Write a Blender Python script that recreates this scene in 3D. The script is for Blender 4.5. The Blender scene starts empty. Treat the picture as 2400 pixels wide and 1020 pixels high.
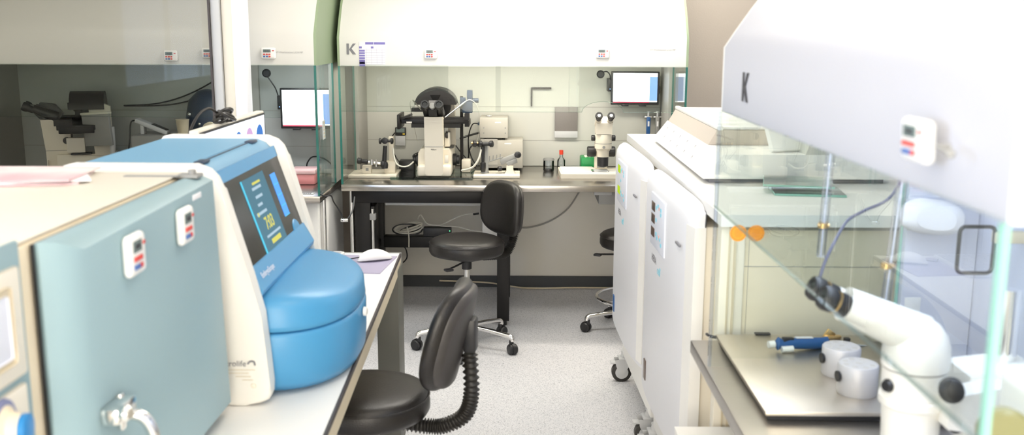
import bpy, bmesh, math, random
from mathutils import Vector, Matrix
random.seed(7)
SC = bpy.context.scene
COL = SC.collection
PI = math.pi
R = math.radians

# ------------------------------------------------------------------ materials
def mat(name, col, rough=0.5, metal=0.0, spec=0.5, emit=None, estr=0.0, bump=None, coat=0.0, noise=None):
    m = bpy.data.materials.new(name); m.use_nodes = True
    nt = m.node_tree; b = nt.nodes['Principled BSDF']
    b.inputs['Base Color'].default_value = (*col, 1)
    b.inputs['Roughness'].default_value = rough
    b.inputs['Metallic'].default_value = metal
    b.inputs['Specular IOR Level'].default_value = spec
    if coat:
        b.inputs['Coat Weight'].default_value = coat; b.inputs['Coat Roughness'].default_value = 0.1
    if emit:
        b.inputs['Emission Color'].default_value = (*emit, 1); b.inputs['Emission Strength'].default_value = estr
    if noise:   # (scale, colour two, amount)
        tc = nt.nodes.new('ShaderNodeTexCoord'); n = nt.nodes.new('ShaderNodeTexNoise')
        n.inputs['Scale'].default_value = noise[0]; n.inputs['Detail'].default_value = 4
        r = nt.nodes.new('ShaderNodeValToRGB')
        r.color_ramp.elements[0].position = 0.35; r.color_ramp.elements[1].position = 0.65
        r.color_ramp.elements[0].color = (*col, 1); r.color_ramp.elements[1].color = (*noise[1], 1)
        nt.links.new(tc.outputs['Object'], n.inputs['Vector'])
        nt.links.new(n.outputs['Fac'], r.inputs['Fac']); nt.links.new(r.outputs['Color'], b.inputs['Base Color'])
    if bump:
        tc = nt.nodes.new('ShaderNodeTexCoord'); n = nt.nodes.new('ShaderNodeTexNoise')
        n.inputs['Scale'].default_value = bump[0]
        bp = nt.nodes.new('ShaderNodeBump'); bp.inputs['Strength'].default_value = bump[1]; bp.inputs['Distance'].default_value = 0.002
        nt.links.new(tc.outputs['Object'], n.inputs['Vector'])
        nt.links.new(n.outputs['Fac'], bp.inputs['Height']); nt.links.new(bp.outputs['Normal'], b.inputs['Normal'])
    return m

def emat(name, col, s):
    m = bpy.data.materials.new(name); m.use_nodes = True
    nt = m.node_tree; nt.nodes.clear()
    e = nt.nodes.new('ShaderNodeEmission'); e.inputs['Color'].default_value = (*col, 1); e.inputs['Strength'].default_value = s
    o = nt.nodes.new('ShaderNodeOutputMaterial'); nt.links.new(e.outputs[0], o.inputs['Surface'])
    return m

def glass(name, tint, refl=1.0, ior=1.45, gcol=(1, 1, 1)):
    m = bpy.data.materials.new(name); m.use_nodes = True
    nt = m.node_tree; nt.nodes.clear()
    t = nt.nodes.new('ShaderNodeBsdfTransparent'); t.inputs['Color'].default_value = (*tint, 1)
    g = nt.nodes.new('ShaderNodeBsdfGlossy'); g.inputs['Roughness'].default_value = 0.0; g.inputs['Color'].default_value = (*gcol, 1)
    f = nt.nodes.new('ShaderNodeFresnel'); f.inputs['IOR'].default_value = ior
    k = nt.nodes.new('ShaderNodeMath'); k.operation = 'MULTIPLY'; k.inputs[1].default_value = refl
    mx = nt.nodes.new('ShaderNodeMixShader'); o = nt.nodes.new('ShaderNodeOutputMaterial')
    nt.links.new(f.outputs[0], k.inputs[0]); nt.links.new(k.outputs[0], mx.inputs[0])
    nt.links.new(t.outputs[0], mx.inputs[1]); nt.links.new(g.outputs[0], mx.inputs[2]); nt.links.new(mx.outputs[0], o.inputs['Surface'])
    return m

def speckle(name):
    m = bpy.data.materials.new(name); m.use_nodes = True
    nt = m.node_tree; b = nt.nodes['Principled BSDF']
    tc = nt.nodes.new('ShaderNodeTexCoord')
    v = nt.nodes.new('ShaderNodeTexVoronoi'); v.inputs['Scale'].default_value = 330; v.inputs['Randomness'].default_value = 1
    r = nt.nodes.new('ShaderNodeValToRGB'); cr = r.color_ramp; cr.interpolation = 'CONSTANT'
    cr.elements[0].position = 0; cr.elements[0].color = (0.66, 0.66, 0.68, 1)
    cr.elements[1].position = 0.62; cr.elements[1].color = (0.48, 0.49, 0.52, 1)
    for p, c in ((0.78, (0.74, 0.74, 0.76, 1)), (0.9, (0.30, 0.31, 0.34, 1)), (0.95, (0.7, 0.7, 0.71, 1))):
        e = cr.elements.new(p); e.color = c
    sp = nt.nodes.new('ShaderNodeSeparateColor')
    nt.links.new(tc.outputs['Object'], v.inputs['Vector']); nt.links.new(v.outputs['Color'], sp.inputs[0])
    nt.links.new(sp.outputs[0], r.inputs['Fac']); nt.links.new(r.outputs['Color'], b.inputs['Base Color'])
    b.inputs['Roughness'].default_value = 0.45
    return m

def steel(name, col=(0.62, 0.6, 0.57), rough=0.28, stretch=(2, 60, 60)):
    m = bpy.data.materials.new(name); m.use_nodes = True
    nt = m.node_tree; b = nt.nodes['Principled BSDF']
    b.inputs['Base Color'].default_value = (*col, 1); b.inputs['Metallic'].default_value = 1
    tc = nt.nodes.new('ShaderNodeTexCoord'); mp = nt.nodes.new('ShaderNodeMapping'); mp.inputs['Scale'].default_value = stretch
    n = nt.nodes.new('ShaderNodeTexNoise'); n.inputs['Scale'].default_value = 8
    mr = nt.nodes.new('ShaderNodeMapRange'); mr.inputs['To Min'].default_value = rough - 0.06; mr.inputs['To Max'].default_value = rough + 0.1
    nt.links.new(tc.outputs['Object'], mp.inputs['Vector']); nt.links.new(mp.outputs[0], n.inputs['Vector'])
    nt.links.new(n.outputs['Fac'], mr.inputs['Value']); nt.links.new(mr.outputs[0], b.inputs['Roughness'])
    return m

def perf(name, col, hole, scale):
    m = mat(name, col, 0.45); nt = m.node_tree; b = nt.nodes['Principled BSDF']
    tc = nt.nodes.new('ShaderNodeTexCoord'); v = nt.nodes.new('ShaderNodeTexVoronoi'); v.inputs['Scale'].default_value = scale; v.inputs['Randomness'].default_value = 0
    r = nt.nodes.new('ShaderNodeValToRGB'); r.color_ramp.elements[0].position = 0.3; r.color_ramp.elements[1].position = 0.36
    r.color_ramp.elements[0].color = (*hole, 1); r.color_ramp.elements[1].color = (*col, 1)
    nt.links.new(tc.outputs['Object'], v.inputs['Vector']); nt.links.new(v.outputs['Distance'], r.inputs['Fac']); nt.links.new(r.outputs[0], b.inputs['Base Color'])
    return m

WHITE = mat('white_paint', (0.86, 0.855, 0.83), 0.38)
COOLWHITE = mat('cool_white_paint', (0.83, 0.84, 0.88), 0.4)
CREAM = mat('cream_paint', (0.82, 0.77, 0.66), 0.4)
INCREAM = mat('beige_enamel', (0.80, 0.70, 0.52), 0.45)
SAGE = mat('shaded_hood_side', (0.30, 0.38, 0.24), 0.5)  # cream hood sides, their shade and green reflection put into the colour
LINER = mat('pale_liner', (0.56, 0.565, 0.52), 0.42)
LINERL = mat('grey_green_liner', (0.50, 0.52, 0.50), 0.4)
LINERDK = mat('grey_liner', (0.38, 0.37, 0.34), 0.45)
STEEL = steel('brushed_steel', (0.52, 0.49, 0.45), 0.22)
STEELX = steel('brushed_steel_plate', (0.48, 0.45, 0.41), 0.30, (60, 2, 60))
CHROME = mat('chrome', (0.85, 0.84, 0.82), 0.12, 1.0)
BLACK = mat('black_plastic', (0.015, 0.015, 0.017), 0.4)
BLACKM = mat('black_metal', (0.012, 0.011, 0.011), 0.42, spec=0.3)
BLACKL = mat('black_leatherette', (0.016, 0.014, 0.013), 0.36, bump=(260, 0.35))
RUBBER = mat('black_rubber', (0.02, 0.018, 0.016), 0.42)
SHELLB = mat('dark_grey_shell', (0.055, 0.05, 0.048), 0.42)
GREY = mat('grey_metal', (0.30, 0.30, 0.29), 0.45)
LGREY = mat('light_grey_plastic', (0.55, 0.56, 0.57), 0.45)
LEGGREY = mat('dark_olive_grey_metal', (0.105, 0.105, 0.088), 0.5)
MICRO = mat('microscope_cream', (0.78, 0.72, 0.60), 0.4)
MICROW = mat('microscope_white', (0.88, 0.86, 0.80), 0.35)
DEVICE = mat('beige_device', (0.50, 0.48, 0.42), 0.5)
DEVPERF = perf('perforated_beige', (0.46, 0.44, 0.39), (0.2, 0.19, 0.17), 160)
BLUE = mat('blue_gloss_plastic', (0.07, 0.31, 0.58), 0.36)
BLUETOP = mat('blue_satin_plastic', (0.17, 0.39, 0.58), 0.4)
DOORBLUE = mat('blue_grey_enamel', (0.29, 0.42, 0.46), 0.42)
PIPBLUE = mat('pipette_blue', (0.02, 0.10, 0.30), 0.35)
NAVY = mat('navy_dark', (0.02, 0.04, 0.08), 0.4)
SCREENBLK = mat('black_screen_glass', (0.010, 0.010, 0.011), 0.22, spec=0.25)
LCD = mat('lcd_grey', (0.16, 0.21, 0.20), 0.25)
LCDG = emat('lcd_green', (0.45, 0.62, 0.03), 0.8)
LCDB = mat('lcd_brown', (0.10, 0.065, 0.05), 0.3)
CYAN = mat('cyan_keys', (0.25, 0.68, 0.82), 0.4)
PALE = mat('pale_blue_panel', (0.76, 0.79, 0.88), 0.4)
RED = mat('red_button', (0.65, 0.06, 0.05), 0.4)
BBLUE = mat('blue_button', (0.05, 0.14, 0.42), 0.4)
PAPER = mat('white_paper', (0.85, 0.85, 0.87), 0.7)
PURPLE = mat('purple_print', (0.22, 0.19, 0.50), 0.7)
INK = mat('grey_ink', (0.22, 0.22, 0.24), 0.6)
PRINTG = mat('pale_grey_print', (0.5, 0.5, 0.5), 0.6)
DARKINK = mat('dark_ink', (0.05, 0.05, 0.06), 0.5)
PANELC = mat('cream_laminate', (.80, .72, .56), .5)
PINKPAPER = mat('pink_print', (0.84, 0.75, 0.72), 0.6, noise=(5, (0.66, 0.42, 0.45)))
PINK = mat('pink_box', (0.85, 0.32, 0.32), 0.35)
PINKLID = mat('pink_lid', (0.85, 0.55, 0.55), 0.25)
GREEN = mat('green_plastic', (0.01, 0.28, 0.07), 0.4, bump=(90, 0.6))
ORANGE = mat('orange_sticker', (0.90, 0.33, 0.02), 0.5)
ORANGEDK = mat('orange_print', (0.62, 0.18, 0.01), 0.5)
BRASS = mat('brass', (0.80, 0.55, 0.25), 0.3, 1.0)
YELLOW = mat('yellow_mark', (0.85, 0.62, 0.05), 0.4)
CABLEW = mat('white_cable', (0.70, 0.68, 0.60), 0.5)
LAVPAD = mat('lavender_pad', (0.40, 0.37, 0.50), 0.5)
DARKEDGE = mat('dark_brown_edging', (0.055, 0.045, 0.045), 0.5)
TOPWHITE = mat('white_laminate', (0.86, 0.85, 0.83), 0.4)
EDGECREAM = mat('cream_underlay', (0.66, 0.58, 0.42), 0.5)
ALU = mat('aluminium_block', (0.56, 0.55, 0.54), 0.45, 0.25)
HOLE = mat('grey_hole', (0.50, 0.48, 0.44), 0.8)
TAUPE = mat('taupe_wall_paint', (0.62, 0.56, 0.50), 0.85, bump=(120, 0.3))
WALLW = mat('white_wall', (0.72, 0.69, 0.62), 0.8)
LAVWALL = mat('pale_wall', (0.66, 0.68, 0.78), 0.6)
CEIL = mat('ceiling_white', (0.8, 0.8, 0.78), 0.9)
SKIRT = mat('dark_skirting', (0.05, 0.055, 0.06), 0.5)
PANELW = mat('white_rear_panel', (0.80, 0.77, 0.69), 0.35)
FLOOR = speckle('speckled_vinyl')
GLS = glass('clear_glass', (0.94, 0.965, 0.95), 0.3)
PEDGE = glass('faint_pane_edge', (0.78, 0.85, 0.83), 0.4)
GLSW = glass('clear_weak_glass', (0.95, 0.97, 0.96), 0.22)
PEDGE2 = glass('pale_pane_edge', (0.84, 0.88, 0.94), 0.3)
HOODCOOL = mat('hood_white_cool_shade', (0.50, 0.51, 0.56), 0.42)  # white hood with dimmer, cool light put into the colour
HOODW = mat('hood_white_paint', (0.72, 0.715, 0.68), 0.38)
GEDGE = mat('green_glass_edge', (0.02, 0.16, 0.13), 0.15)
GEDGEL = mat('pale_green_glass_edge', (0.30, 0.58, 0.48), 0.15)
TGLASS = glass('tinted_glass', (0.84, 0.84, 0.82), 0.09, 1.5)
GSHEET = glass('green_glass_sheet', (0.75, 0.88, 0.82), 1.2)
CLEAR = glass('clear_plastic', (0.90, 0.92, 0.94), 1.2)
CLEARB = glass('clear_bluish_tube', (0.93, 0.94, 0.98), 0.9)
SCRW = emat('screen_white', (0.95, 0.98, 1.0), 2.6)
SCRB = emat('screen_side_blue', (0.25, 0.42, 0.80), 1.2)
SCRR = emat('screen_red_bar', (0.75, 0.10, 0.16), 0.9)
SCRLAV = emat('screen_lavender', (0.82, 0.86, 1.0), 1.5)
SCRDISC = emat('screen_blue_disc', (0.07, 0.20, 0.55), 0.9)
SCRDISCP = emat('screen_mauve_disc', (0.60, 0.38, 0.62), 0.9)
UIBG = emat('ui_slate', (0.09, 0.18, 0.23), 1.0)
UIBLUE = emat('ui_blue', (0.12, 0.36, 0.90), 1.0)
UICY = emat('ui_cyan_edge', (0.10, 0.55, 0.75), 1.0)
UIY = emat('ui_yellow', (0.72, 0.68, 0.16), 0.8)
UIW = emat('ui_pale', (0.45, 0.60, 0.70), 0.8)
GRNLED = emat('green_led', (0.1, 0.9, 0.3), 2.0)
BLULED = emat('blue_led', (0.2, 0.4, 1.0), 3.0)

# ------------------------------------------------------------------ mesh builder
OFF = {}
class M:
    def __init__(self): self.bm = bmesh.new(); self.mats = []; self.cur = 0
    def use(self, m):
        if m not in self.mats: self.mats.append(m)
        self.cur = self.mats.index(m); return self
    def _tag(self, faces):
        for f in faces: f.material_index = self.cur
    def box(self, x0, x1, y0, y1, z0, z1, bev=0, seg=2, mtx=None):
        g = bmesh.ops.create_cube(self.bm, size=1.0); vs = g['verts']
        for v in vs:
            v.co = Vector(((x0+x1)/2 + v.co.x*(x1-x0), (y0+y1)/2 + v.co.y*(y1-y0), (z0+z1)/2 + v.co.z*(z1-z0)))
        fs = set(f for v in vs for f in v.link_faces)
        if bev:
            es = list(set(e for v in vs for e in v.link_edges))
            r = bmesh.ops.bevel(self.bm, geom=es, offset=bev, segments=seg, affect='EDGES', profile=0.5)
            fs = set(r['faces']) | set(f for f in fs if f.is_valid)
            vs = list(set(v for f in fs for v in f.verts))
        if mtx is not None:
            for v in vs: v.co = mtx @ v.co
        self._tag(fs); return self
    def ring_loft(self, rings, cap=True, closed=False):
        rs = [[self.bm.verts.new(p) for p in r] for r in rings]
        n = len(rs[0]); fs = []
        m = len(rs)
        for i in range(m if closed else m-1):
            a = rs[i]; b = rs[(i+1) % m]
            for j in range(n):
                k = (j+1) % n
                fs.append(self.bm.faces.new((a[j], a[k], b[k], b[j])))
        if cap and not closed:
            fs.append(self.bm.faces.new(list(reversed(rs[0])))); fs.append(self.bm.faces.new(rs[-1]))
        self._tag(fs); return self
    def cyl(self, p0, p1, r0, r1=None, n=20, cap=True):
        p0 = Vector(p0); p1 = Vector(p1); r1 = r0 if r1 is None else r1
        return self.lathe(p0, (p1-p0), [(r0, 0), (r1, (p1-p0).length)], n, cap)
    def lathe(self, o, axis, prof, n=24, cap=True):
        o = Vector(o); a = Vector(axis).normalized()
        u = a.orthogonal().normalized(); v = a.cross(u)
        rings = []
        for (r, h) in prof:
            r = max(r, 1e-5)
            rings.append([o + a*h + (u*math.cos(2*PI*j/n) + v*math.sin(2*PI*j/n))*r for j in range(n)])
        return self.ring_loft(rings, cap)
    def tube(self, pts, r, n=8, smooth=6, rf=None):
        P = [Vector(p) for p in pts]
        if smooth and len(P) > 2:
            Q = []
            for i in range(len(P)-1):
                a = P[max(i-1, 0)]; b = P[i]; c = P[i+1]; d = P[min(i+2, len(P)-1)]
                for s in range(smooth):
                    t = s/smooth
                    Q.append(0.5*((2*b) + (c-a)*t + (2*a-5*b+4*c-d)*t*t + (3*b-a-3*c+d)*t**3))
            Q.append(P[-1]); P = Q
        rings = []; u = None
        for i, p in enumerate(P):
            t = (P[min(i+1, len(P)-1)] - P[max(i-1, 0)]).normalized()
            if u is None: u = t.orthogonal().normalized()
            u = (u - t*u.dot(t))
            u = u.normalized() if u.length > 1e-6 else t.orthogonal().normalized()
            v = t.cross(u); rr = rf(i, len(P)) if rf else r
            rings.append([p + (u*math.cos(2*PI*j/n) + v*math.sin(2*PI*j/n))*rr for j in range(n)])
        return self.ring_loft(rings)
    def prism(self, poly, axis, a, b, mtx=None):
        # poly of 2-tuples; axis 'x': (y,z) pairs, 'y': (x,z), 'z': (x,y)
        def pt(p, t):
            q = {'x': (t, p[0], p[1]), 'y': (p[0], t, p[1]), 'z': (p[0], p[1], t)}[axis]
            return mtx @ Vector(q) if mtx is not None else Vector(q)
        r0 = [self.bm.verts.new(pt(p, a)) for p in poly]; r1 = [self.bm.verts.new(pt(p, b)) for p in poly]
        n = len(poly); fs = []
        for j in range(n):
            k = (j+1) % n; fs.append(self.bm.faces.new((r0[j], r0[k], r1[k], r1[j])))
        fs.append(self.bm.faces.new(list(reversed(r0)))); fs.append(self.bm.faces.new(r1))
        self._tag(fs); return self
    def sphere(self, c, r, sx=1, sy=1, sz=1, n=20):
        g = bmesh.ops.create_uvsphere(self.bm, u_segments=n, v_segments=n//2+2, radius=r)
        for v in g['verts']: v.co = Vector((c[0]+v.co.x*sx, c[1]+v.co.y*sy, c[2]+v.co.z*sz))
        self._tag(set(f for v in g['verts'] for f in v.link_faces)); return self
    def pillow(self, w, h, t, mtx, e=3.2, n=40, k=8, curve=0.0, top=0.0):
        # rounded cushion: outline is a squircle in x,z; thickness along y
        def rim(a, s):
            ca, sa = math.cos(a), math.sin(a)
            x = math.copysign(abs(ca)**(2/e), ca)*w/2*s; z = math.copysign(abs(sa)**(2/e), sa)*h/2*s
            x *= 1 - top*(z/(h/2))
            return x, z
        rings = []
        for i in range(k+1):
            ph = -PI/2 + PI*i/k
            s = 1 - (t*0.5/(min(w, h)/2))*(1-math.cos(ph)); y = t/2*math.sin(ph)
            rings.append((s, y))
        front = [(0.6, -t/2*1.06), (0.25, -t/2*1.1)]; back = [(0.6, t/2*1.06), (0.25, t/2*1.1)]
        allr = list(reversed(front)) + rings + back
        out = []
        for s, y in allr:
            r = []
            for j in range(n):
                x, z = rim(2*PI*j/n, s)
                r.append(mtx @ Vector((x, y - curve*(x/(w/2))**2, z)))
            out.append(r)
        return self.ring_loft(out)
    def make(self, name, m, parent=None, ang=38):
        bm = self.bm
        if m is not None:
            if not self.mats: self.mats = [m]
        bmesh.ops.recalc_face_normals(bm, faces=bm.faces)
        ca = math.cos(R(ang))
        for f in bm.faces: f.smooth = True
        for e in bm.edges:
            if len(e.link_faces) == 2 and e.link_faces[0].normal.dot(e.link_faces[1].normal) < ca: e.smooth = False
        if parent is not None and parent.name in OFF:
            o = OFF[parent.name]
            for v in bm.verts: v.co -= o
        me = bpy.data.meshes.new(name); bm.to_mesh(me); bm.free()
        for x in self.mats: me.materials.append(x)
        ob = bpy.data.objects.new(name, me); COL.objects.link(ob)
        if parent is not None:
            ob.parent = parent
            if parent.name in OFF: OFF[ob.name] = OFF[parent.name]
        return ob

def tag(o, label=None, cat=None, group=None, kind=None):
    if label: o['label'] = label
    if cat: o['category'] = cat
    if group: o['group'] = group
    if kind: o['kind'] = kind
    return o
def thing(name, label, cat, loc=(0, 0, 0), rz=0, group=None, world=True):
    o = bpy.data.objects.new(name, None); COL.objects.link(o)
    o.location = loc; o.rotation_euler = (0, 0, R(rz)); o.empty_display_size = 0.05
    tag(o, label, cat, group)
    if world and rz == 0: OFF[o.name] = Vector(loc)
    return o
def solo(m, name, mt, label, cat, group=None):
    return tag(m.make(name, mt), label, cat, group)
def struct(m, name, mt):
    return tag(m.make(name, mt), kind='structure')
def copy_tree(o, parent=None):
    c = o.copy(); COL.objects.link(c)
    if parent is not None: c.parent = parent
    for ch in [x for x in bpy.data.objects if x.parent == o]: copy_tree(ch, c)
    return c
def text(s, size, loc, rot, mt, parent, name='lettering', bold=0.0, sx=1.0, shear=0.0):
    cu = bpy.data.curves.new(name, 'FONT'); cu.body = s; cu.size = size; cu.extrude = 0.0003; cu.offset = bold
    cu.align_x = 'CENTER'; cu.align_y = 'CENTER'; cu.materials.append(mt); cu.shear = shear
    o = bpy.data.objects.new(name, cu); COL.objects.link(o)
    p = Vector(loc)
    if parent is not None:
        o.parent = parent
        if parent.name in OFF: p = p - OFF[parent.name]
    bpy.context.view_layer.update()
    me = bpy.data.meshes.new_from_object(o); me.name = name
    par = o.parent; bpy.data.objects.remove(o); bpy.data.curves.remove(cu)
    o = bpy.data.objects.new(name, me); COL.objects.link(o); o.parent = par
    if not me.materials: me.materials.append(mt)
    o.location = p; o.rotation_euler = rot; o.scale = (sx, 1, 1)
    return o
FRONT = (PI/2, 0, 0)          # lettering that faces -Y
def basis(o, ax, ay, az):
    return Matrix((( ax[0], ay[0], az[0], o[0]), (ax[1], ay[1], az[1], o[1]), (ax[2], ay[2], az[2], o[2]), (0, 0, 0, 1)))

# ------------------------------------------------------------------ the room
struct(M().box(-3.1, 1.55, -1.4, 6.2, -0.05, 0), 'floor', FLOOR)
struct(M().box(-3.1, 1.55, -1.4, 6.2, 2.7, 2.75), 'ceiling', CEIL)
struct(M().box(-3.1, 1.55, 6.1, 6.2, 0, 2.7), 'wall_back', TAUPE)
struct(M().box(-3.2, -3.1, -1.4, 6.2, 0, 2.7), 'wall_left', WALLW)
struct(M().box(1.45, 1.55, -1.4, 6.1, 0, 2.7), 'wall_right', LAVWALL)
struct(M().box(-3.1, 1.55, -1.5, -1.4, 0, 2.7), 'wall_rear', WALLW)
struct(M().box(-0.93, 1.44, 6.045, 6.1, 0.07, 0.78), 'trim_1', PANELW)
struct(M().box(-0.93, 1.44, 6.025, 6.1, 0, 0.068), 'baseboard_back', SKIRT)
# glazed partition on the left
w1 = tag(M().box(-1.325, -1.285, 4.26, 4.34, 0, 2.7, 0.003).box(-3.1, -1.325, 4.28, 4.32, 0, 0.8).box(-3.1, -1.325, 4.28, 4.32, 2.5, 2.7).make('window_1', LGREY), kind='structure')
M().box(-3.1, -1.325, 4.295, 4.303, 0.8, 2.5).make('window_glass', TGLASS, w1)
M().box(-1.333, -1.325, 4.25, 4.35, 0, 2.7).make('window_gasket', DARKEDGE, w1)
M().box(-1.285, -1.232, 4.275, 4.325, 0, 2.7, 0.01).make('window_post', CREAM, w1)
M().box(-1.232, -1.18, 4.25, 4.335, 0, 2.7, 0.004).make('window_jamb', COOLWHITE, w1)

# window in the left wall; added, framed fill light on the rear wall
w2 = tag(M().box(-3.10, -3.06, -1.1, -1.04, 1.15, 2.45).box(-3.10, -3.06, .94, 1.0, 1.15, 2.45).box(-3.10, -3.06, -.08, -.02, 1.15, 2.45).box(-3.10, -3.06, -1.1, 1.0, 1.10, 1.16).box(-3.10, -3.06, -1.1, 1.0, 2.44, 2.50).make('window_2', WHITE), kind='structure')
M().box(-3.095, -3.085, -1.05, .95, 1.15, 2.45).make('glowing_pane', emat('overcast_daylight', (.58, .72, 1.0), 7), w2)
w3 = tag(M().box(-1.26, -1.2, -1.4, -1.36, .6, 2.3).box(.7, .76, -1.4, -1.36, .6, 2.3).box(-.28, -.22, -1.4, -1.36, .6, 2.3).box(-1.26, .76, -1.4, -1.36, .58, .64).box(-1.26, .76, -1.4, -1.36, 2.26, 2.32).make('rear_fill', WHITE), kind='structure')
M().box(-1.2, .7, -1.395, -1.385, .64, 2.26).make('glowing_pane', emat('warm_fill', (1.0, .91, .77), 7.5), w3)

# ceiling lamps (room light)
def ceiling_lamp(x, y, lx, ly, s, col, label):
    t = thing('ceiling_lamp', label, 'lamp', (x, y, 2.7), group='flat ceiling lamps')
    M().box(x-lx/2-.02, x+lx/2+.02, y-ly/2-.02, y+ly/2+.02, 2.67, 2.699, 0.004).make('housing', WHITE, t)
    M().box(x-lx/2, x+lx/2, y-ly/2, y+ly/2, 2.662, 2.672).make('diffuser', emat('lamp_diffuser', col, s), t)
WARM = (1.0, 0.90, 0.74); NEUT = (1.0, 0.955, 0.87); COOL = (0.74, 0.84, 1.0)
ceiling_lamp(0.05, 4.05, 1.2, 0.6, 11, NEUT, 'flat ceiling lamp in front of the middle workstation')
ceiling_lamp(0.10, 1.5, 0.6, 1.2, 4, WARM, 'flat ceiling lamp over the aisle beside the right workstation')
ceiling_lamp(-1.3, 0.1, 1.2, 0.6, 4.5, WARM, 'flat warm ceiling lamp above the beige incubator cabinet')
ceiling_lamp(-0.3, -0.6, 1.2, 0.6, 6, WARM, 'added flat ceiling lamp nearest to the rear wall')  # added to brighten the panel under the middle worktop
ceiling_lamp(-2.3, 3.2, 0.6, 1.2, 6, NEUT, 'flat ceiling lamp in front of the tinted glass partition')
ceiling_lamp(1.05, 5.15, 0.3, 0.6, 17, WARM, 'small added ceiling lamp in the corner right of the middle workstation')  # unseen lamp, added to brighten the taupe back wall

# ------------------------------------------------------------------ workstations
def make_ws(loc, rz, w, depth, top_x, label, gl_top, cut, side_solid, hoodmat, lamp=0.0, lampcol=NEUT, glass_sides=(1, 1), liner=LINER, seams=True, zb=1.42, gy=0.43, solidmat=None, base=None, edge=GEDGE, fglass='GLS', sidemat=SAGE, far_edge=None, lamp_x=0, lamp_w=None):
    t = thing('embryology_workstation', label, 'workstation', loc, rz, world=False)
    OFF.pop(t.name, None)
    h = w/2; dz = zb-1.42
    prof = [(0, 1.42), (0, 1.565), (.022, 1.60), (.058, 1.652), (.10, 1.71), (.16, 1.775), (.24, 1.84), (.34, 1.895), (.5, 1.94), (depth, 1.96)]
    prof = [(a, b+dz) for a, b in prof]
    outer = prof + [(depth, 1.42+dz)]
    hood = M().prism(prof + [(depth, 1.94+dz), (.5, 1.92+dz), (.34, 1.875+dz), (.24, 1.82+dz), (.13, 1.72+dz), (.012, 1.56+dz), (.012, 1.42+dz)], 'x', -h+.012, h-.012).make('hood', hoodmat, t)
    M().box(-h+.012, h-.012, .012, .10, zb, zb+.012).make('hood_lip', LGREY, hood)
    for s in (-1, 1):
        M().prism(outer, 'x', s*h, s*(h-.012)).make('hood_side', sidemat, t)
    # front pane with cut-outs
    poly = [(-h+.012, zb+.005), (-h+.012, gl_top)]
    for (cx, rx, rz_) in cut:
        for k in range(13):
            a = PI - PI*k/12
            poly.append((cx+rx*math.cos(a), gl_top+rz_*math.sin(a)))
    poly += [(h-.012, gl_top), (h-.012, zb+.005)]
    fg = M().prism(poly, 'y', -.012, -.005).make('front_glass', globals()[fglass], t)
    M().box(-h+.012, h-.012, -.0122, -.0048, gl_top-.0018, gl_top-.0003).make('pane_edge', PEDGE, fg) if not cut else None
    if cut:
        ed = M(); pts = [(p[0], -.0085, p[1]) for p in poly[1:-1]]
        for a, b in zip(pts, pts[1:]): ed.cyl(a, b, .0014, n=6)
        ed.make('pane_edge', PEDGE, fg)
    for i, s in enumerate((-1, 1)):
        if glass_sides[i]:
            g = M().box(s*(h-.012), s*(h-.004), .0, gy, .802, zb).make('side_glass', GLS, t)
            M().box(s*(h-.0135), s*(h-.0025), -.007, .0, .802, zb).make('pane_edge', far_edge if (far_edge and s < 0) else edge, g)
            M().box(s*(h-.0125), s*(h-.0035), gy-.002, gy+.003, .802, zb).make('rear_pane_edge', edge, g)
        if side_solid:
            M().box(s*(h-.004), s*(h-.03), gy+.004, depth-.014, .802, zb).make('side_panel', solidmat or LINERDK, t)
    bp = M().box(-h+.005, h-.005, depth-.012, depth, .802, zb+.3).make('back_panel', liner, t)
    if seams:
        sm = M()
        for z in (1.155, .955): sm.box(-h+.03, h-.03, depth-.0135, depth-.0118, z, z+.003)
        sm.make('panel_seam', LINERDK, bp)
    x0, x1, fy = top_x
    wt = M().box(x0, x1, fy, depth+.01, .765, .80, .003).make('worktop', STEEL if abs(rz) < 1 else STEELX, t)
    if lamp:
        L = bpy.data.lights.new('hood_lamp', 'AREA'); L.shape = 'RECTANGLE'; L.size = lamp_w or w*.85; L.size_y = .08; L.energy = lamp; L.color = lampcol
        lo = bpy.data.objects.new('hood_lamp', L); COL.objects.link(lo); lo.parent = t; lo.location = (lamp_x, .2, zb+.10)
    if base: base(t)
    return t

# centre workstation (front edge Y = 5.10)
def cbase(t):
    st = M()
    for x in (-.862, .90): st.cyl((x, .10, 0.0), (x, .10, .765), .014)
    for x in (-.862, .90): st.cyl((x, .70, 0.0), (x, .70, .765), .014)
    st.make('steel_post', STEEL, t)
CX = -0.035
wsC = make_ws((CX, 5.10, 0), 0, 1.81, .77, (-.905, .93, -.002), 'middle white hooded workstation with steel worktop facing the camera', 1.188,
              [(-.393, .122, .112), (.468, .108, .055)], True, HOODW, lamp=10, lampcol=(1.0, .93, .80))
for dx, y in ((-.868, .10), (.90, .10), (-.868, .70), (.90, .70)):
    M().cyl((dx, y, 0), (dx, y, .765), .013).make('post', CHROME, wsC)
def klogo(parent, x, z, s, y=-.001, m=None):
    lg = M()
    lg.box(x-.5*s, x-.22*s, y-.001, y+.0005, z-.6*s, z+.6*s)
    lg.prism([(x-.20*s, z-.02*s), (x+.22*s, z+.6*s), (x+.55*s, z+.6*s), (x+.06*s, z+.05*s), (x+.55*s, z-.6*s), (x+.2*s, z-.6*s), (x-.2*s, z-.08*s)], 'y', y-.001, y+.0005)
    lg.make('logo', m or INK, parent)
klogo(wsC, -.833, 1.507, .046)
text('IVF Workstation L126 MP', .0125, (.77, -.001, 1.508), FRONT, PRINTG, wsC)

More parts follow.
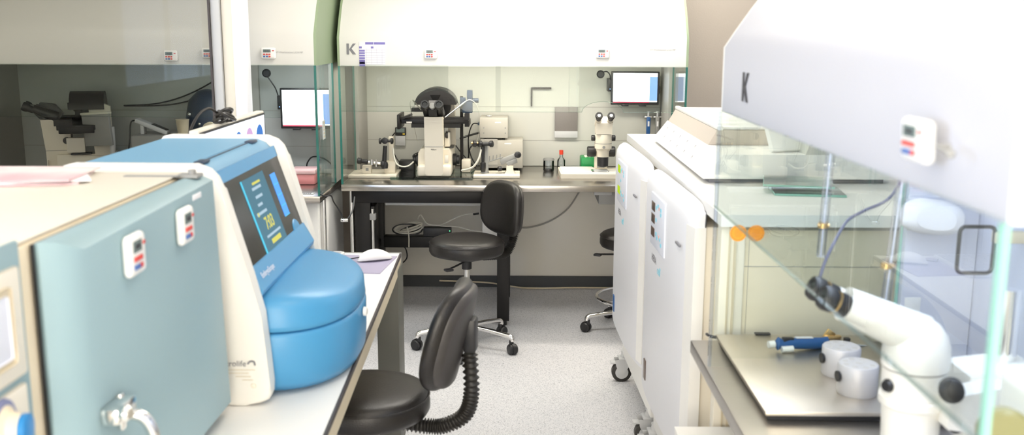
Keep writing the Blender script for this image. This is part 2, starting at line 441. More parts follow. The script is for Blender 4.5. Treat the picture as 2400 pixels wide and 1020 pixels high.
# left workstation (front edge Y = 4.72)
def lbase(t):
    pass
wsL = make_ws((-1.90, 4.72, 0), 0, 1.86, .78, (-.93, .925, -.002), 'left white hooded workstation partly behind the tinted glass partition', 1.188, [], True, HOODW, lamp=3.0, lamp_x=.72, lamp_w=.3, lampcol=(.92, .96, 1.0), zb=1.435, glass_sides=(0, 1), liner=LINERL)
M().box(.05, .90, .06, .74, .04, .764, .004).make('cabinet', WHITE, wsL)
for dx in (.918,):
    M().cyl((dx, .12, 0), (dx, .12, .765), .010).make('post', CHROME, wsL)
text('IVF Workstation L126 MP', .0125, (.80, -.001, 1.497), FRONT, PRINTG, wsL)

# right workstation: front faces the aisle, far glass at Y = 2.27, near glass at Y = 0.92
wsR = make_ws((0.469, 1.595, 0), -89.9, 1.36, .62, (-.885, 1.1, -.012), 'large white hooded workstation on the right with steel worktop facing the aisle', 1.20, [], True,
              HOODCOOL, fglass='GLSW', sidemat=WHITE, far_edge=PEDGE2, lamp=5, lampcol=(.72, .82, 1.0), liner=LAVWALL, seams=False, gy=.435, solidmat=LAVWALL, edge=GEDGEL)
klogo(wsR, -.445, 1.488, .05, m=DARKINK)
M().box(-.60, .95, .05, .60, .05, .764, .004).make('cabinet', CREAM, wsR)

# ------------------------------------------------------------------ timers
def make_timer(label, cat='timer'):
    t = thing('lab_timer', label, cat, (0, 0, 0), world=False)
    M().box(-.034, .034, -.016, 0, -.026, .026, .008, 3).make('body', WHITE, t)
    M().box(-.022, .012, -.0172, -.015, .004, .018).make('screen', LCD, t)
    M().box(.018, .027, -.0172, -.015, .010, .014).make('button', RED, t)
    for i in range(3):
        for j in range(2):
            c = RED if (j == 0 or i == 2) else BBLUE
            M().box(-.022+i*.012, -.013+i*.012, -.019, -.015, -.007-j*.010, -.001-j*.010, .0015).make('button', c, t)
    text('00:00', .009, (-.005, -.0175, .0105), FRONT, DARKINK, t, 'digits')
    return t
tm0 = make_timer('white magnetic timer on the middle workstation hood, above the inverted microscope')
def place_timer(o, loc, rot, label, group=None, s=1.0):
    o.location = loc; o.rotation_euler = rot; o['label'] = label; o.scale = (s, s, s)
    if group: o['group'] = group
place_timer(tm0, (-.457, 5.0995, 1.484), (0, 0, 0), 'white magnetic timer on the middle workstation hood, above the inverted microscope', 'timers on the hoods')
for loc, rot, lab, gr, s in (
    ((.427, 5.0995, 1.490), (0, 0, 0), 'white magnetic timer on the middle hood, above the stereo microscope with the green rack', 'timers on the hoods', 1),
    ((-1.197, 4.7195, 1.492), (0, 0, R(2)), 'white magnetic timer on the left hood, just right of the partition post', 'timers on the hoods', 1.05),
    ((-1.483, 4.7195, 1.492), (0, 0, 0), 'dim timer behind the tinted glass, close to the partition post', 'timers on the hoods', .95),
    ((-1.665, 4.7195, 1.478), (0, 0, 0), 'faint timer behind the tinted glass, second from the partition post', 'timers on the hoods', 1),
    ((.4545, 1.095, 1.482), (R(3), 0, R(-88)), 'white magnetic timer with red marks on the right workstation hood', 'timers on the hoods', .95),
    ((-.639, 1.560, 1.238), (0, 0, R(90)), 'white timer on the blue incubator door, the lower left of the two', 'timers on the blue incubator door', 1.08),
    ((-.639, 1.808, 1.237), (0, 0, R(90)), 'white timer on the blue incubator door, nearer to the small label', 'timers on the blue incubator door', 1.08)):
    c = copy_tree(tm0); place_timer(c, loc, rot, lab, gr, s)
for o in bpy.data.objects:
    if o.name.startswith('lab_timer') and o.get('group') == 'timers on the blue incubator door': o.scale = (1.0, 1.0, 1.35)
lt = thing('metal_latch', 'small grey metal latch on the right workstation hood beside the timer', 'latch', (.455, 1.03, 1.482))
M().cyl((.455, 1.03, 1.482), (.442, 1.03, 1.482), .003).make('stem', GREY, lt)
M().cyl((.442, 1.034, 1.482), (.442, 1.000, 1.478), .0022).sphere((.442, .999, 1.478), .005).make('lever', GREY, lt)

# label sheet
sh = thing('schedule_sheet', 'white sheet with purple table taped beside the K logo on the middle hood', 'paper', (-.76, 5.099, 1.485))
M().box(-.826, -.692, 5.0975, 5.0995, 1.428, 1.545).make('sheet', PAPER, sh)
pr = M()
pr.box(-.794, -.752, 5.0965, 5.098, 1.530, 1.542).box(-.749, -.692, 5.0965, 5.098, 1.530, 1.542)
for i in range(7): pr.box(-.826, -.797, 5.0965, 5.098, 1.503-.0125*i-.009, 1.503-.0125*i)
pr.box(-.826, -.812, 5.0965, 5.098, 1.510, 1.520).box(-.765, -.752, 5.0965, 5.098, 1.510, 1.520)
pr.box(-.826, -.797, 5.0965, 5.098, 1.429, 1.446)
pr.make('print', PURPLE, sh)
gl = M()
for i in range(6): gl.box(-.795, -.694, 5.0968, 5.098, 1.438+.0125*i, 1.4388+.0125*i)
for i in range(4): gl.box(-.79+.027*i, -.7893+.027*i, 5.0968, 5.098, 1.43, 1.51)
gl.make('ruling', LAVPAD, sh)

# ------------------------------------------------------------------ wall monitors
def wall_monitor(x0, x1, z0, z1, y, label, side):
    t = thing('wall_monitor', label, 'monitor', ((x0+x1)/2, y, z0))
    M().box(x0-.012, x1+.012, y, y+.03, z0-.012, z1+.010, .004).make('bezel', BLACK, t)
    s = M().box(x0, x1, y-.002, y+.001, z0+.006, z1).make('screen', SCRW, t)
    M().box(x1-side, x1, y-.0026, y, z0+.012, z1-.02).make('side_window', SCRB, s)
    M().box(x0, x1-side, y-.0026, y, z0+.001, z0+.008).make('task_bar', SCRR, s)
    m = M()
    for a in (.3, .7): m.box(x0+(x1-x0)*a-.025, x0+(x1-x0)*a+.015, y-.006, y+.03, z0-.020, z0-.008, .002)
    m.make('clip', BLACK, t)
    xm = (x0+x1)/2
    M().box(xm-.04, xm+.04, y+.03, (5.49 if x0 < -1 else 5.857), (z0+z1)/2-.04, (z0+z1)/2+.04).make('mount', BLACK, t)
    M().box(x1+.012, x1+.018, y+.005, y+.025, (z0+z1)/2-.03, (z0+z1)/2+.01).make('button', BLACK, t)
wall_monitor(-1.288, -1.030, 1.085, 1.282, 5.32, 'glowing white monitor on the back wall of the left workstation', .035)
wall_monitor(.548, .805, 1.19, 1.362, 5.75, 'glowing white monitor hung in the right corner of the middle workstation', .045)
def gooseneck(head, pts, clip, label, ywall):
    t = thing('gooseneck_microphone', label, 'microphone', clip)
    M().lathe((head[0], head[1]+.008, head[2]), (0, -1, 0), [(.018, 0), (.023, .004), (.023, .014), (.016, .02)]).make('head', BLACK, t)
    M().tube(pts, .0035).make('neck', BLACK, t)
    M().box(clip[0]-.012, clip[0]+.012, clip[1]-.01, ywall, clip[2]-.045, clip[2]+.03, .003).make('base', BLACK, t)
    M().sphere((clip[0], clip[1]-.011, clip[2]-.03), .0025, n=8).make('indicator_light', BLULED, t)
gooseneck((-1.366, 5.32, 1.372), [(-1.366, 5.33, 1.355), (-1.345, 5.33, 1.325), (-1.325, 5.335, 1.29), (-1.312, 5.34, 1.245)], (-1.308, 5.35, 1.22), 'black gooseneck microphone left of the left workstation monitor', 5.49)
gooseneck((.470, 5.72, 1.357), [(.482, 5.73, 1.367), (.505, 5.73, 1.372), (.525, 5.74, 1.355), (.532, 5.75, 1.325)], (.53, 5.765, 1.30), 'black gooseneck microphone left of the middle workstation monitor', 5.857)

# ------------------------------------------------------------------ inverted microscope
def eyepiece(m, p, d, s=1.0, g=1.0):
    d = Vector(d).normalized()
    m.lathe(p, d, [(.012*s, 0), (.0135*s, .006*s), (.0135*s, .020*s*g), (.0165*s, .024*s*g), (.0185*s, .034*s*g), (.0165*s, .044*s*g), (.011*s, .044*s*g), (.009*s, .040*s*g)], 24)
def inverted_microscope(loc, rz, label, eyemat=BLACK):
    t = thing('inverted_microscope', label, 'microscope', loc, rz, world=False); OFF.pop(t.name, None)
    # frame: wide foot with rounded front, shoulders
    b = M().box(-.093, .093, 0, .36, 0, .062, .012, 3)
    b.prism([(-.093, .05), (.093, .05), (.091, .125), (.078, .146), (-.078, .146), (-.091, .125)], 'y', .05, .34)
    b.make('base', MICRO, t)
    cp = [(-.050, .018), (-.040, .008), (.040, .008), (.050, .018), (.050, .33), (-.050, .33)]
    c = M().prism(cp, 'y', -.006, .12)
    c.prism([(-.006, .16), (-.022, .33), (.12, .33), (.12, .16)], 'x', -.0495, .0495)
    col = c.make('column', MICRO, t)
    M().box(-.051, .051, -.0075, .10, .165, .1675).make('column_seam', GREY, col)
    text('Nikon', .012, (.0, -.0082, .152), FRONT, DARKINK, t, 'logo')
    M().box(.058, .080, -.0012, .004, .075, .120, .004).make('control_plate', CREAM, t)
    # binocular head
    hd = M()
    hd.prism([(-.06, .372), (-.03, .335), (.06, .318), (.09, .36), (.05, .41), (-.02, .42)], 'x', -.022, .022)
    for s in (-1, 1):
        hd.cyl((s*.030, .06, .340), (s*.036, -.052, .392), .030, .021, 20)
    hd.make('binocular_head', BLACK, t)
    for s in (-1, 1):
        e = M(); eyepiece(e, (s*.037, -.048, .380), (0, -.86, .42), 1.36)
        eo = e.make('eyepiece', BLACK, t)
        M().lathe((s*.037, -.095, .4030), (0, -.86, .42), [(.0105, 0), (.0105, .001)]).make('lens', LCD, eo)
    M().lathe((0, -.055, .388), (0, -.9, .35), [(.016, 0), (.018, .01), (.016, .022)], 20).make('name_cap', GREY, t)
    # stage
    st = M().box(-.185, .185, .07, .27, .285, .31, .003)
    st.box(-.205, -.19, .05, .27, .255, .335, .002).box(.165, .19, .08, .25, .268, .30, .002)
    st.box(-.13, .14, .08, .25, .262, .285).box(-.192, .19, .10, .12, .308, .318)
    st.box(-.175, -.13, .06, .16, .315, .326, mtx=Matrix.Translation((-.16, .1, .32)) @ Matrix.Rotation(R(-20), 4, 'Y') @ Matrix.Translation((.16, -.1, -.32)))
    st.box(.165, .19, .06, .15, .308, .34, mtx=None)
    sg = st.make('stage', BLACKM, t)
    M().box(-.155, -.125, .066, .08, .288, .297).make('stage_plate', CHROME, sg)
    # transmitted light pillar + condenser
    M().prism([(.24, .14), (.33, .14), (.33, .40), (.26, .43), (.22, .42)], 'x', .062, .10).make('lamp_pillar', MICRO, t)
    cd = M().prism([(-.115, .385)]+[(.115*math.cos(PI-PI*k/16), .385+.092*math.sin(PI-PI*k/16)) for k in range(1, 16)]+[(.115, .385)], 'y', .13, .30)
    cd.cyl((0, .17, .44), (0, .17, .37), .05, .032, 28).box(-.115, -.06, .12, .2, .385, .405).box(-.135, -.04, .14, .2, .345, .365)
    cd.box(.04, .085, .12, .2, .385, .42)
    cd.make('condenser', BLACKM, t)
    # dome-shaped lamp house
    M().lathe((0, .24, .375), (0, -1, 0), [(.080, 0), (.082, .03), (.078, .05)], 36).make('lamp_housing', BLACKM, t)
    # focus knobs and lamp sides
    for s in (-1, 1):
        M().lathe((s*.092, .17, .075), (s, 0, 0), [(.032, 0), (.034, .006), (.034, .02), (.026, .024), (.026, .036), (.022, .04)], 24).make('focus_knob', BLACK, t)
    M().lathe((.055, .10, .22), (1, 0, 0), [(.012, 0), (.018, .006), (.018, .016)], 18).make('turret_knob', BLACK, t)
    M().box(.052, .082, .10, .19, .155, .235, .004).make('filter_block', CREAM, t)
    M().box(.055, .10, .12, .22, .146, .153).make('filter_slide', BLACK, t)
    return t
mC = inverted_microscope((-.466, 5.312, .812), 0, 'large cream inverted microscope with black eyepieces in the middle workstation')
mL = inverted_microscope((-2.52, 5.19, .80), -72, 'inverted microscope seen from its side behind the tinted glass')
lb = thing('glass_base_sheet', 'greenish glass sheet under the large cream inverted microscope', 'glass', (-.46, 5.45, .80))
M().box(-.705, -.255, 5.29, 5.64, .8005, .8115).make('sheet', GSHEET, lb)
M().box(-.705, -.255, 5.288, 5.290, .8005, .8115).make('sheet_edge', PEDGE, lb)
# manipulator arms on the microscope
mm = thing('micromanipulator_head', 'dark micromanipulator blocks with a pale needle holder right of the inverted microscope', 'micromanipulator', (-.30, 5.50, 1.14))
M().cyl((-.325, 5.52, .812), (-.325, 5.52, 1.24), .009).make('post', BLACKM, mm)
b = M().box(-.318, -.262, 5.47, 5.52, 1.15, 1.215, .003).box(-.292, -.262, 5.47, 5.52, 1.21, 1.275, .003).box(-.33, -.30, 5.46, 5.50, 1.20, 1.235, .003)
b.cyl((-.262, 5.49, 1.218), (-.228, 5.49, 1.218), .013, n=16)
b.make('block', NAVY, mm)
M().cyl((-.405, 5.36, 1.135), (-.300, 5.43, 1.215), .0035).cyl((-.335, 5.405, 1.188), (-.30, 5.43, 1.215), .005).make('needle_holder', CHROME, mm)
M().tube([(-.30, 5.43, 1.216), (-.27, 5.44, 1.225), (-.235, 5.46, 1.19), (-.222, 5.50, 1.10), (-.235, 5.55, 1.0), (-.28, 5.60, .92)], .0022).make('tubing', CABLEW, mm)
nh = thing('needle_holder', 'thin pale needle holder left of the black microscope eyepieces', 'needle holder', (-.56, 5.40, 1.17))
M().cyl((-.590, 5.44, 1.222), (-.535, 5.36, 1.172), .003).make('rod', CHROME, nh)
M().tube([(-.59, 5.44, 1.222), (-.61, 5.47, 1.20), (-.60, 5.52, 1.10), (-.58, 5.55, .98)], .0015).make('tubing', CABLEW, nh)

# joystick sets
def joystick_left():
    t = thing('joystick_controller', 'white-plated joystick controller with black handles left of the inverted microscope', 'joystick', (-.80, 5.4, .80))
    M().box(-.940, -.676, 5.325, 5.56, .8005, .818, .003).make('base_plate', MICRO, t)
    M().box(-.752, -.690, 5.40, 5.47, .818, .882, .004).box(-.728, -.700, 5.42, 5.46, .88, 1.02, .003).make('column', MICRO, t)
    M().box(-.872, -.822, 5.38, 5.42, .818, .862, .003).make('cube', MICRO, t)
    M().box(-.852, -.836, 5.379, 5.381, .833, .850).make('cube_recess', GREY, t)
    M().cyl((-.748, 5.37, .865), (-.740, 5.37, .975), .013, .011).lathe((-.745, 5.37, .85), (0, 0, 1), [(.018, 0), (.02, .02), (.016, .035)]).make('joystick', BLACK, t)
    k = M()
    for x in (-.762, -.712): k.lathe((x, 5.39, 1.000), (-1 if x < -.75 else 1, -.1, 0), [(.010, 0), (.017, .003), (.017, .012), (.01, .015)], 16)
    k.cyl((-.765, 5.39, 1.000), (-.705, 5.39, 1.000), .008)
    k.lathe((-.742, 5.385, 1.002), (0, -1, .1), [(.010, 0), (.018, .004), (.018, .012), (.008, .016)], 20)
    k.make('knob_cluster', BLACK, t)
    M().lathe((-.895, 5.36, .893), (1, 0.1, -.12), [(.012, 0), (.018, .004), (.018, .02), (.012, .026), (.014, .055), (.01, .06)], 20).make('handle', BLACK, t)
    M().cyl((-.835, 5.365, .886), (-.765, 5.38, .875), .008).cyl((-.815, 5.365, .87), (-.815, 5.365, .90), .012).cyl((-.79, 5.36, .86), (-.79, 5.36, .90), .006).make('linkage', CHROME, t)
    M().lathe((-.765, 5.37, .872), (1, 0, 0), [(.016, 0), (.022, .006), (.022, .02), (.012, .028)], 18).make('hub', BLACK, t)
    M().tube([(-.70, 5.40, .96), (-.69, 5.38, .90), (-.665, 5.37, .865), (-.62, 5.38, .86), (-.59, 5.42, .88)], .0045).make('hose', CABLEW, t)
joystick_left()
def joystick_right():
    t = thing('joystick_controller', 'white-plated joystick controller with a grey cylinder right of the inverted microscope', 'joystick', (-.12, 5.45, .80))
    M().box(-.253, .005, 5.335, 5.53, .8005, .818, .003).make('base_plate', MICRO, t)
    M().lathe((-.192, 5.43, .818), (0, 0, 1), [(.024, 0), (.024, .006), (.021, .01), (.021, .16), (.018, .165)], 24).make('column', GREY, t)
    M().lathe((-.200, 5.395, .83), (0, 0, 1), [(.012, 0), (.016, .02), (.016, .05), (.008, .055), (.011, .14)], 18).make('joystick', BLACK, t)
    k = M().cyl((-.235, 5.40, .985), (-.165, 5.40, .985), .012)
    for x, d in ((-.235, -1), (-.205, -1), (-.165, 1)): k.lathe((x, 5.395, .985), (d, -.3, .1), [(.012, 0), (.018, .005), (.018, .02), (.01, .024)], 16)
    k.make('knob_cluster', BLACK, t)
    M().cyl((-.265, 5.39, .992), (-.225, 5.39, .992), .006).make('connector', BRASS, t)
    M().prism([(-.080, .818), (-.020, .818), (-.032, .835), (-.032, .865), (-.070, .865), (-.070, .835)], 'y', 5.40, 5.46).make('pedestal', MICRO, t)
    rot = Matrix.Translation((-.05, 5.43, .895)) @ Matrix.Rotation(R(-22), 4, 'Y')
    M().box(-.055, .035, -.025, .02, -.010, .022, .003, mtx=rot).box(-.025, .035, -.03, .02, -.03, -.005, .003, mtx=rot).make('carriage', GREY, t)
    M().lathe((-.010, 5.40, .925), (.25, -1, .1), [(.010, 0), (.018, .004), (.018, .02), (.012, .024)], 24).make('handle', BLACK, t)
    M().lathe((-.095, 5.41, .845), (-1, -.3, 0), [(.008, 0), (.014, .004), (.014, .022)], 16).make('small_knob', BLACK, t)
    s = M()
    for i in range(4): s.cyl((-.165+.02*i, 5.40, .89+.006*i), (-.163+.02*i, 5.395, .918+.004*i), .0025, n=8)
    s.cyl((-.17, 5.40, .885), (-.09, 5.41, .91), .004)
    s.make('linkage', GREY, t)
    M().tube([(-.21, 5.39, .955), (-.225, 5.38, .90), (-.26, 5.38, .855), (-.32, 5.40, .835)], .0055).make('hose', CABLEW, t)
joystick_right()

def plain_box(name, label, cat, x0, x1, y0, y1, z0, z1, m, bev=.004, extra=None, group=None):
    t = thing(name, label, cat, ((x0+x1)/2, (y0+y1)/2, z0), group=group)
    M().box(x0, x1, y0, y1, z0, z1, bev).make('body', m, t)
    if extra: extra(t)
    return t
def psu_low(t):
    M().box(-.222, -.125, 5.648, 5.652, .93, .985).make('vent_panel', DEVPERF, t)
    M().box(-.222, -.125, 5.648, 5.652, .835, .93).make('lower_panel', DEVICE, t)
    M().box(-.085, -.045, 5.6485, 5.652, .955, .962).make('label_strip', PAPER, t)
    f = M()
    for x in (-.2, 0): f.cyl((x, 5.68, .8005), (x, 5.68, .815), .01, n=12)
    f.make('foot', BLACK, t)
plain_box('power_unit', 'wide beige control unit with perforated corner standing on the middle worktop', 'control unit', -.228, .022, 5.65, 5.85, .815, .978, DEVICE, extra=psu_low, group='beige control units')
def psu_up(t):
    M().box(-.14, -.105, 5.6485, 5.652, 1.078, 1.084).make('label_strip', PAPER, t)
    s = M()
    for x in (-.205, -.08):
        for z in (1.02, 1.05): s.cyl((x, 5.647, z), (x, 5.651, z), .004, n=10)
    s.make('screw', GREY, t)
    f = M()
    for x in (-.2, -.09): f.cyl((x, 5.70, .978), (x, 5.70, .991), .008, n=12)
    f.make('foot', BLACK, t)
    M().box(-.242, -.229, 5.70, 5.74, 1.06, 1.075, .002).make('plug', NAVY, t)
plain_box('power_unit', 'smaller beige control unit stacked on the wide beige unit', 'control unit', -.228, -.065, 5.65, 5.85, .991, 1.108, DEVICE, extra=psu_up, group='beige control units')
rc = thing('silver_remote', 'small silver device lying on the smaller beige control unit', 'device', (-.17, 5.72, 1.108))
M().box(-.195, -.16, 5.70, 5.73, 1.109, 1.119, .003).make('body', CHROME, rc)
# wall display and box
wd = thing('temperature_display', 'small black display with yellow mark on the back panel left of the microscope', 'display', (-.70, 5.857, 1.0))
M().box(-.742, -.678, 5.83, 5.857, .985, 1.032, .003).make('case', BLACK, wd)
M().box(-.735, -.685, 5.828, 5.831, 1.003, 1.027).make('screen', LCD, wd)
M().box(-.697, -.684, 5.828, 5.831, .989, .997).make('light', YELLOW, wd)
M().tube([(-.745, 5.84, 1.0), (-.765, 5.84, .96), (-.745, 5.82, .87), (-.71, 5.80, .82)], .003).make('lead', BLACK, wd)
wb = thing('wall_box', 'small white box under the black display on the back panel', 'box', (-.70, 5.857, .92))
M().box(-.742, -.682, 5.835, 5.857, .922, .983, .003).make('case', LGREY, wb)
# adapters
plain_box('power_adapter', 'black power adapter behind the left joystick controller', 'adapter', -.69, -.60, 5.56, 5.64, .8005, .868, BLACK, .006)
plain_box('power_adapter', 'small cream box right of the microscope focus knob', 'adapter', -.325, -.275, 5.48, 5.55, .8125, .885, MICRO, .005)
# cables in the workstation
cb = thing('cable_bundle', 'black cables looping between the microscope and the beige control units', 'cable', (-.27, 5.7, .81))
for i, p in enumerate(([(-.24, 5.72, 1.067), (-.275, 5.74, 1.06), (-.30, 5.76, .98), (-.30, 5.78, .87), (-.32, 5.78, .82)],
          [(-.23, 5.78, 1.01), (-.30, 5.78, .99), (-.35, 5.76, .975)],
          [(-.40, 5.66, .99), (-.35, 5.66, .92), (-.29, 5.66, .85), (-.25, 5.64, .815)],
          [(-.26, 5.60, .96), (-.285, 5.60, .93), (-.27, 5.62, .87), (-.24, 5.62, .83)],
          [(-.58, 5.72, .815), (-.63, 5.76, .87), (-.56, 5.78, .90), (-.52, 5.78, .905)])):
    M().tube(p, .0035 if i != 1 else .006).make('cable', BLACK, cb)

# wall holder, metal pocket, jar, flask, green rack
hk = thing('wall_bracket', 'thin black angled bracket on the back panel of the middle workstation', 'bracket', (.13, 5.857, 1.27))
M().box(.078, .190, 5.835, 5.857, 1.262, 1.274, .002).box(.068, .077, 5.84, 5.857, 1.160, 1.272, .002).make('bracket', BLACKM, hk)
mp = thing('metal_pocket', 'grey perforated metal pocket with a pale lower edge on the back panel', 'panel', (.28, 5.857, .97))
M().box(.213, .349, 5.835, 5.857, 1.012, 1.158, .002).make('mesh_face', perf('dark_perforated', (.22, .20, .19), (.10, .09, .09), 260), mp)
M().box(.211, .350, 5.830, 5.857, .975, 1.014, .002).make('lip', LGREY, mp)
jr = thing('glass_jar', 'small clear glass jar with dark base on the middle worktop', 'jar', (.18, 5.68, .80))
M().lathe((.173, 5.66, .801), (0, 0, 1), [(.030, 0), (.032, .004), (.031, .066), (.033, .070), (.030, .070), (.028, .01)], 28).make('jar', CLEAR, jr)
M().lathe((.173, 5.66, .8005), (0, 0, 1), [(.026, 0), (.026, .012)], 24).make('base', BLACK, jr)
M().lathe((.173, 5.66, .862), (0, 0, 1), [(.0335, 0), (.0335, .007)], 24).make('rim', GREY, jr)
fl = thing('culture_flask', 'clear bottle with a red cap behind the pale heated plate', 'bottle', (.255, 5.75, .80))
M().lathe((.25, 5.75, .801), (0, 0, 1), [(.022, 0), (.024, .004), (.024, .05), (.010, .068), (.010, .085)], 20).make('bottle', CLEAR, fl)
M().lathe((.25, 5.75, .885), (0, 0, 1), [(.012, 0), (.012, .025)], 16).make('cap', mat('red_cap', (.75, .05, .02), .4), fl)
gr = thing('green_rack', 'green plastic rack behind the stereo microscope of the middle workstation', 'rack', (.42, 5.74, .80))
M().box(.362, .50, 5.66, 5.80, .8005, .878, .008).make('rack', GREEN, gr)
cw = M()
for i in range(10):
    cw.sphere((.385+random.random()*.09, 5.67+random.random()*.1, .880), .007, n=8)
cw.make('tube_cap', CREAM, gr)
# heated stage plate under the stereo microscope
def stereo_centre():
    t = thing('stereo_microscope', 'cream stereo microscope with black eyepieces beside the green rack', 'microscope', (.48, 5.40, .80))
    M().prism([(.232, 5.345), (.62, 5.345), (.62, 5.62), (.225, 5.62)], 'z', .8005, .826).make('stage_base', MICRO, t)
    M().prism([(.240, 5.352), (.60, 5.352), (.60, 5.47), (.44, 5.47), (.42, 5.61), (.235, 5.61)], 'z', .826, .833).make('stage_plate', MICROW, t)
    M().box(.405, .50, 5.37, 5.46, .833, .837, .003).make('glass_insert', CHROME, t)
    M().box(.418, .495, 5.375, 5.455, .837, .8385).make('window', LGREY, t)
    M().box(.432, .505, 5.56, 5.60, .826, 1.02, .004).make('column', MICRO, t)
    M().box(.447, .490, 5.557, 5.561, .833, .90).make('column_recess', GREY, t)
    for s, c in ((-1, .44), (1, .50)):
        M().lathe((c, 5.57, .925), (s, 0, 0), [(.028, 0), (.030, .006), (.030, .045), (.026, .05)], 24).make('focus_knob', BLACK, t)
    c = (.468, 5.42)
    M().lathe((c[0], c[1], .858), (0, 0, 1), [(.022, 0), (.030, .006), (.031, .052), (.031, .056)], 28).make('objective', BLACK, t)
    bd = M().lathe((c[0], c[1], .914), (0, 0, 1), [(.032, 0), (.034, .03), (.042, .045), (.047, .048), (.047, .075)], 32)
    bd.box(c[0]-.03, c[0]+.03, 5.44, 5.565, .93, .985, .006)
    bo = bd.make('zoom_body', MICRO, t)
    M().lathe((c[0], c[1], .989), (0, 0, 1), [(.0475, 0), (.0475, .003)], 32).make('joint', GREY, bo)
    M().lathe((c[0], c[1]-.045, .972), (0, -1, 0), [(.008, 0), (.008, .004)], 16).make('badge', GREY, bo)
    for s in (-1, 1):
        M().lathe((c[0]+s*.045, c[1], 1.018), (s, 0, 0), [(.015, 0), (.017, .004), (.017, .018), (.014, .022)], 20).make('zoom_knob', BLACK, t)
    M().lathe((c[0], c[1], .992), (0, 0, 1), [(.047, 0), (.047, .045), (.045, .048)], 32).make('upper_body', MICRO, t)
    M().lathe((c[0], c[1], 1.040), (0, 0, 1), [(.0455, 0), (.0455, .003)], 32).make('upper_joint', BLACK, t)
    M().prism([(c[1]-.045, 1.043), (c[1]+.045, 1.043), (c[1]+.045, 1.075), (c[1]+.0, 1.138), (c[1]-.045, 1.105)], 'x', c[0]-.045, c[0]+.045).make('head', MICRO, t)
    for s in (-1, 1):
        M().cyl((c[0]+s*.032, c[1]+.0, 1.095), (c[0]+s*.033, c[1]-.055, 1.128), .019, .0165).make('eye_tube', MICRO, t)
        e = M(); eyepiece(e, (c[0]+s*.033, c[1]-.05, 1.126), (0, -.84, .54), 1.15)
        eo = e.make('eyepiece', BLACK, t)
        M().lathe((c[0]+s*.033, c[1]-.0895, 1.1515), (0, -.84, .54), [(.0095, 0), (.0095, .001)]).make('lens', LGREY, eo)
stereo_centre()
# pipettes on hooks
for x, m_, lab in ((.765, PIPBLUE, 'blue pipette hanging below the middle workstation monitor'), (.818, GREY, 'grey pipette hanging beside the blue pipette, below the monitor')):
    t = thing('hanging_pipette', lab, 'pipette', (x, 5.80, 1.1), group='pipettes below the monitor')
    M().box(x-.011, x+.011, 5.785, 5.81, .995, 1.105, .004).make('handle', m_, t)
    M().cyl((x, 5.80, 1.105), (x, 5.80, 1.13), .006).cyl((x, 5.80, 1.13), (x, 5.80, 1.138), .010).make('plunger', LGREY, t)
    M().box(x-.024, x+.024, 5.795, 5.855, 1.10, 1.108, .002).make('hook', CHROME, t)
    M().box(x-.005, x+.005, 5.7835, 5.786, 1.05, 1.08).make('sticker', PAPER, t)

# ------------------------------------------------------------------ left workstation contents
pb = thing('pink_box', 'pink plastic box with clear lid on the left workstation', 'box', (-1.15, 5.25, .80))
M().box(-1.205, -1.075, 5.08, 5.22, .8005, .855, .006).make('box', PINK, pb)
M().box(-1.21, -1.07, 5.075, 5.225, .855, .88, .006).make('lid', PINKLID, pb)
gd = thing('grey_scale', 'flat grey device behind the keyboard-sized tray on the left workstation', 'device', (-1.30, 5.27, .80))
M().box(-1.36, -1.225, 5.14, 5.38, .8005, .842, .006).make('body', GREY, gd)
M().box(-1.35, -1.235, 5.15, 5.37, .842, .850, .003).make('top_plate', LGREY, gd)
wt_ = thing('white_tray', 'white tray at the edge of the left workstation beside the blue machine', 'tray', (-1.25, 4.98, .80))
M().box(-1.36, -1.185, 4.90, 5.08, .8005, .815, .004).make('tray', MICRO, wt_)
M().box(-1.35, -1.195, 4.91, 5.07, .815, .818).make('inlay', LGREY, wt_)
bh = thing('black_cup', 'small black rounded cup at the rear of the left workstation', 'cup', (-1.31, 5.43, .80))
M().lathe((-1.308, 5.44, .801), (0, 0, 1), [(.034, 0), (.034, .045), (.028, .062), (.010, .070)], 24).make('cup', RUBBER, bh)
lp = thing('cable_loop', 'black cable loop standing behind the pink box', 'cable', (-1.1, 5.40, .81))
M().tube([(-1.18, 5.44, .812), (-1.19, 5.43, .86), (-1.155, 5.42, .905), (-1.09, 5.40, .90), (-1.04, 5.40, .86), (-1.03, 5.38, .82), (-1.08, 5.34, .812), (-1.15, 5.36, .812)], .004).make('cable', BLACK, lp)
M().box(-1.125, -1.110, 5.395, 5.41, .885, .915, .002).make('clip', mat('blue_clip', (.1, .25, .8), .4), lp)
ft = thing('slotted_cover', 'dark slotted oval cover in the front lip of the left workstation', 'cover', (-1.08, 4.75, .80))
M().box(-1.17, -1.02, 4.775, 4.815, .8002, .803, .001).make('cover', LGREY, ft)
sl = M()
for i in range(12): sl.box(-1.150+i*.010, -1.144+i*.010, 4.783, 4.807, .803, .8042)
sl.make('slot', BLACK, ft)
th = thing('label_strip', 'narrow white label strip stuck on the side glass of the left workstation', 'label', (-.985, 4.95, 1.12))
M().box(-.9775, -.9745, 4.84, 4.90, 1.065, 1.16, .001).make('strip', PAPER, th)
q = M()
for i in range(5): q.box(-.9743, -.9738, 4.855, 4.885, 1.075+i*.017, 1.083+i*.017)
q.make('print', EDGECREAM, th)
uc = thing('hanging_cable', 'black cable with silver plug hanging from the left workstation edge', 'cable', (-.96, 4.9, .78))
M().tube([(-.985, 4.73, .815), (-.95, 4.70, .805), (-.925, 4.74, .80), (-.925, 4.80, .76), (-.90, 4.84, .70), (-.885, 4.84, .66), (-.865, 4.84, .665), (-.845, 4.88, .70), (-.845, 4.95, .76)], .0035).make('cable', BLACK, uc)
M().box(-.90, -.86, 4.83, 4.85, .65, .668, .004).make('plug', CHROME, uc)

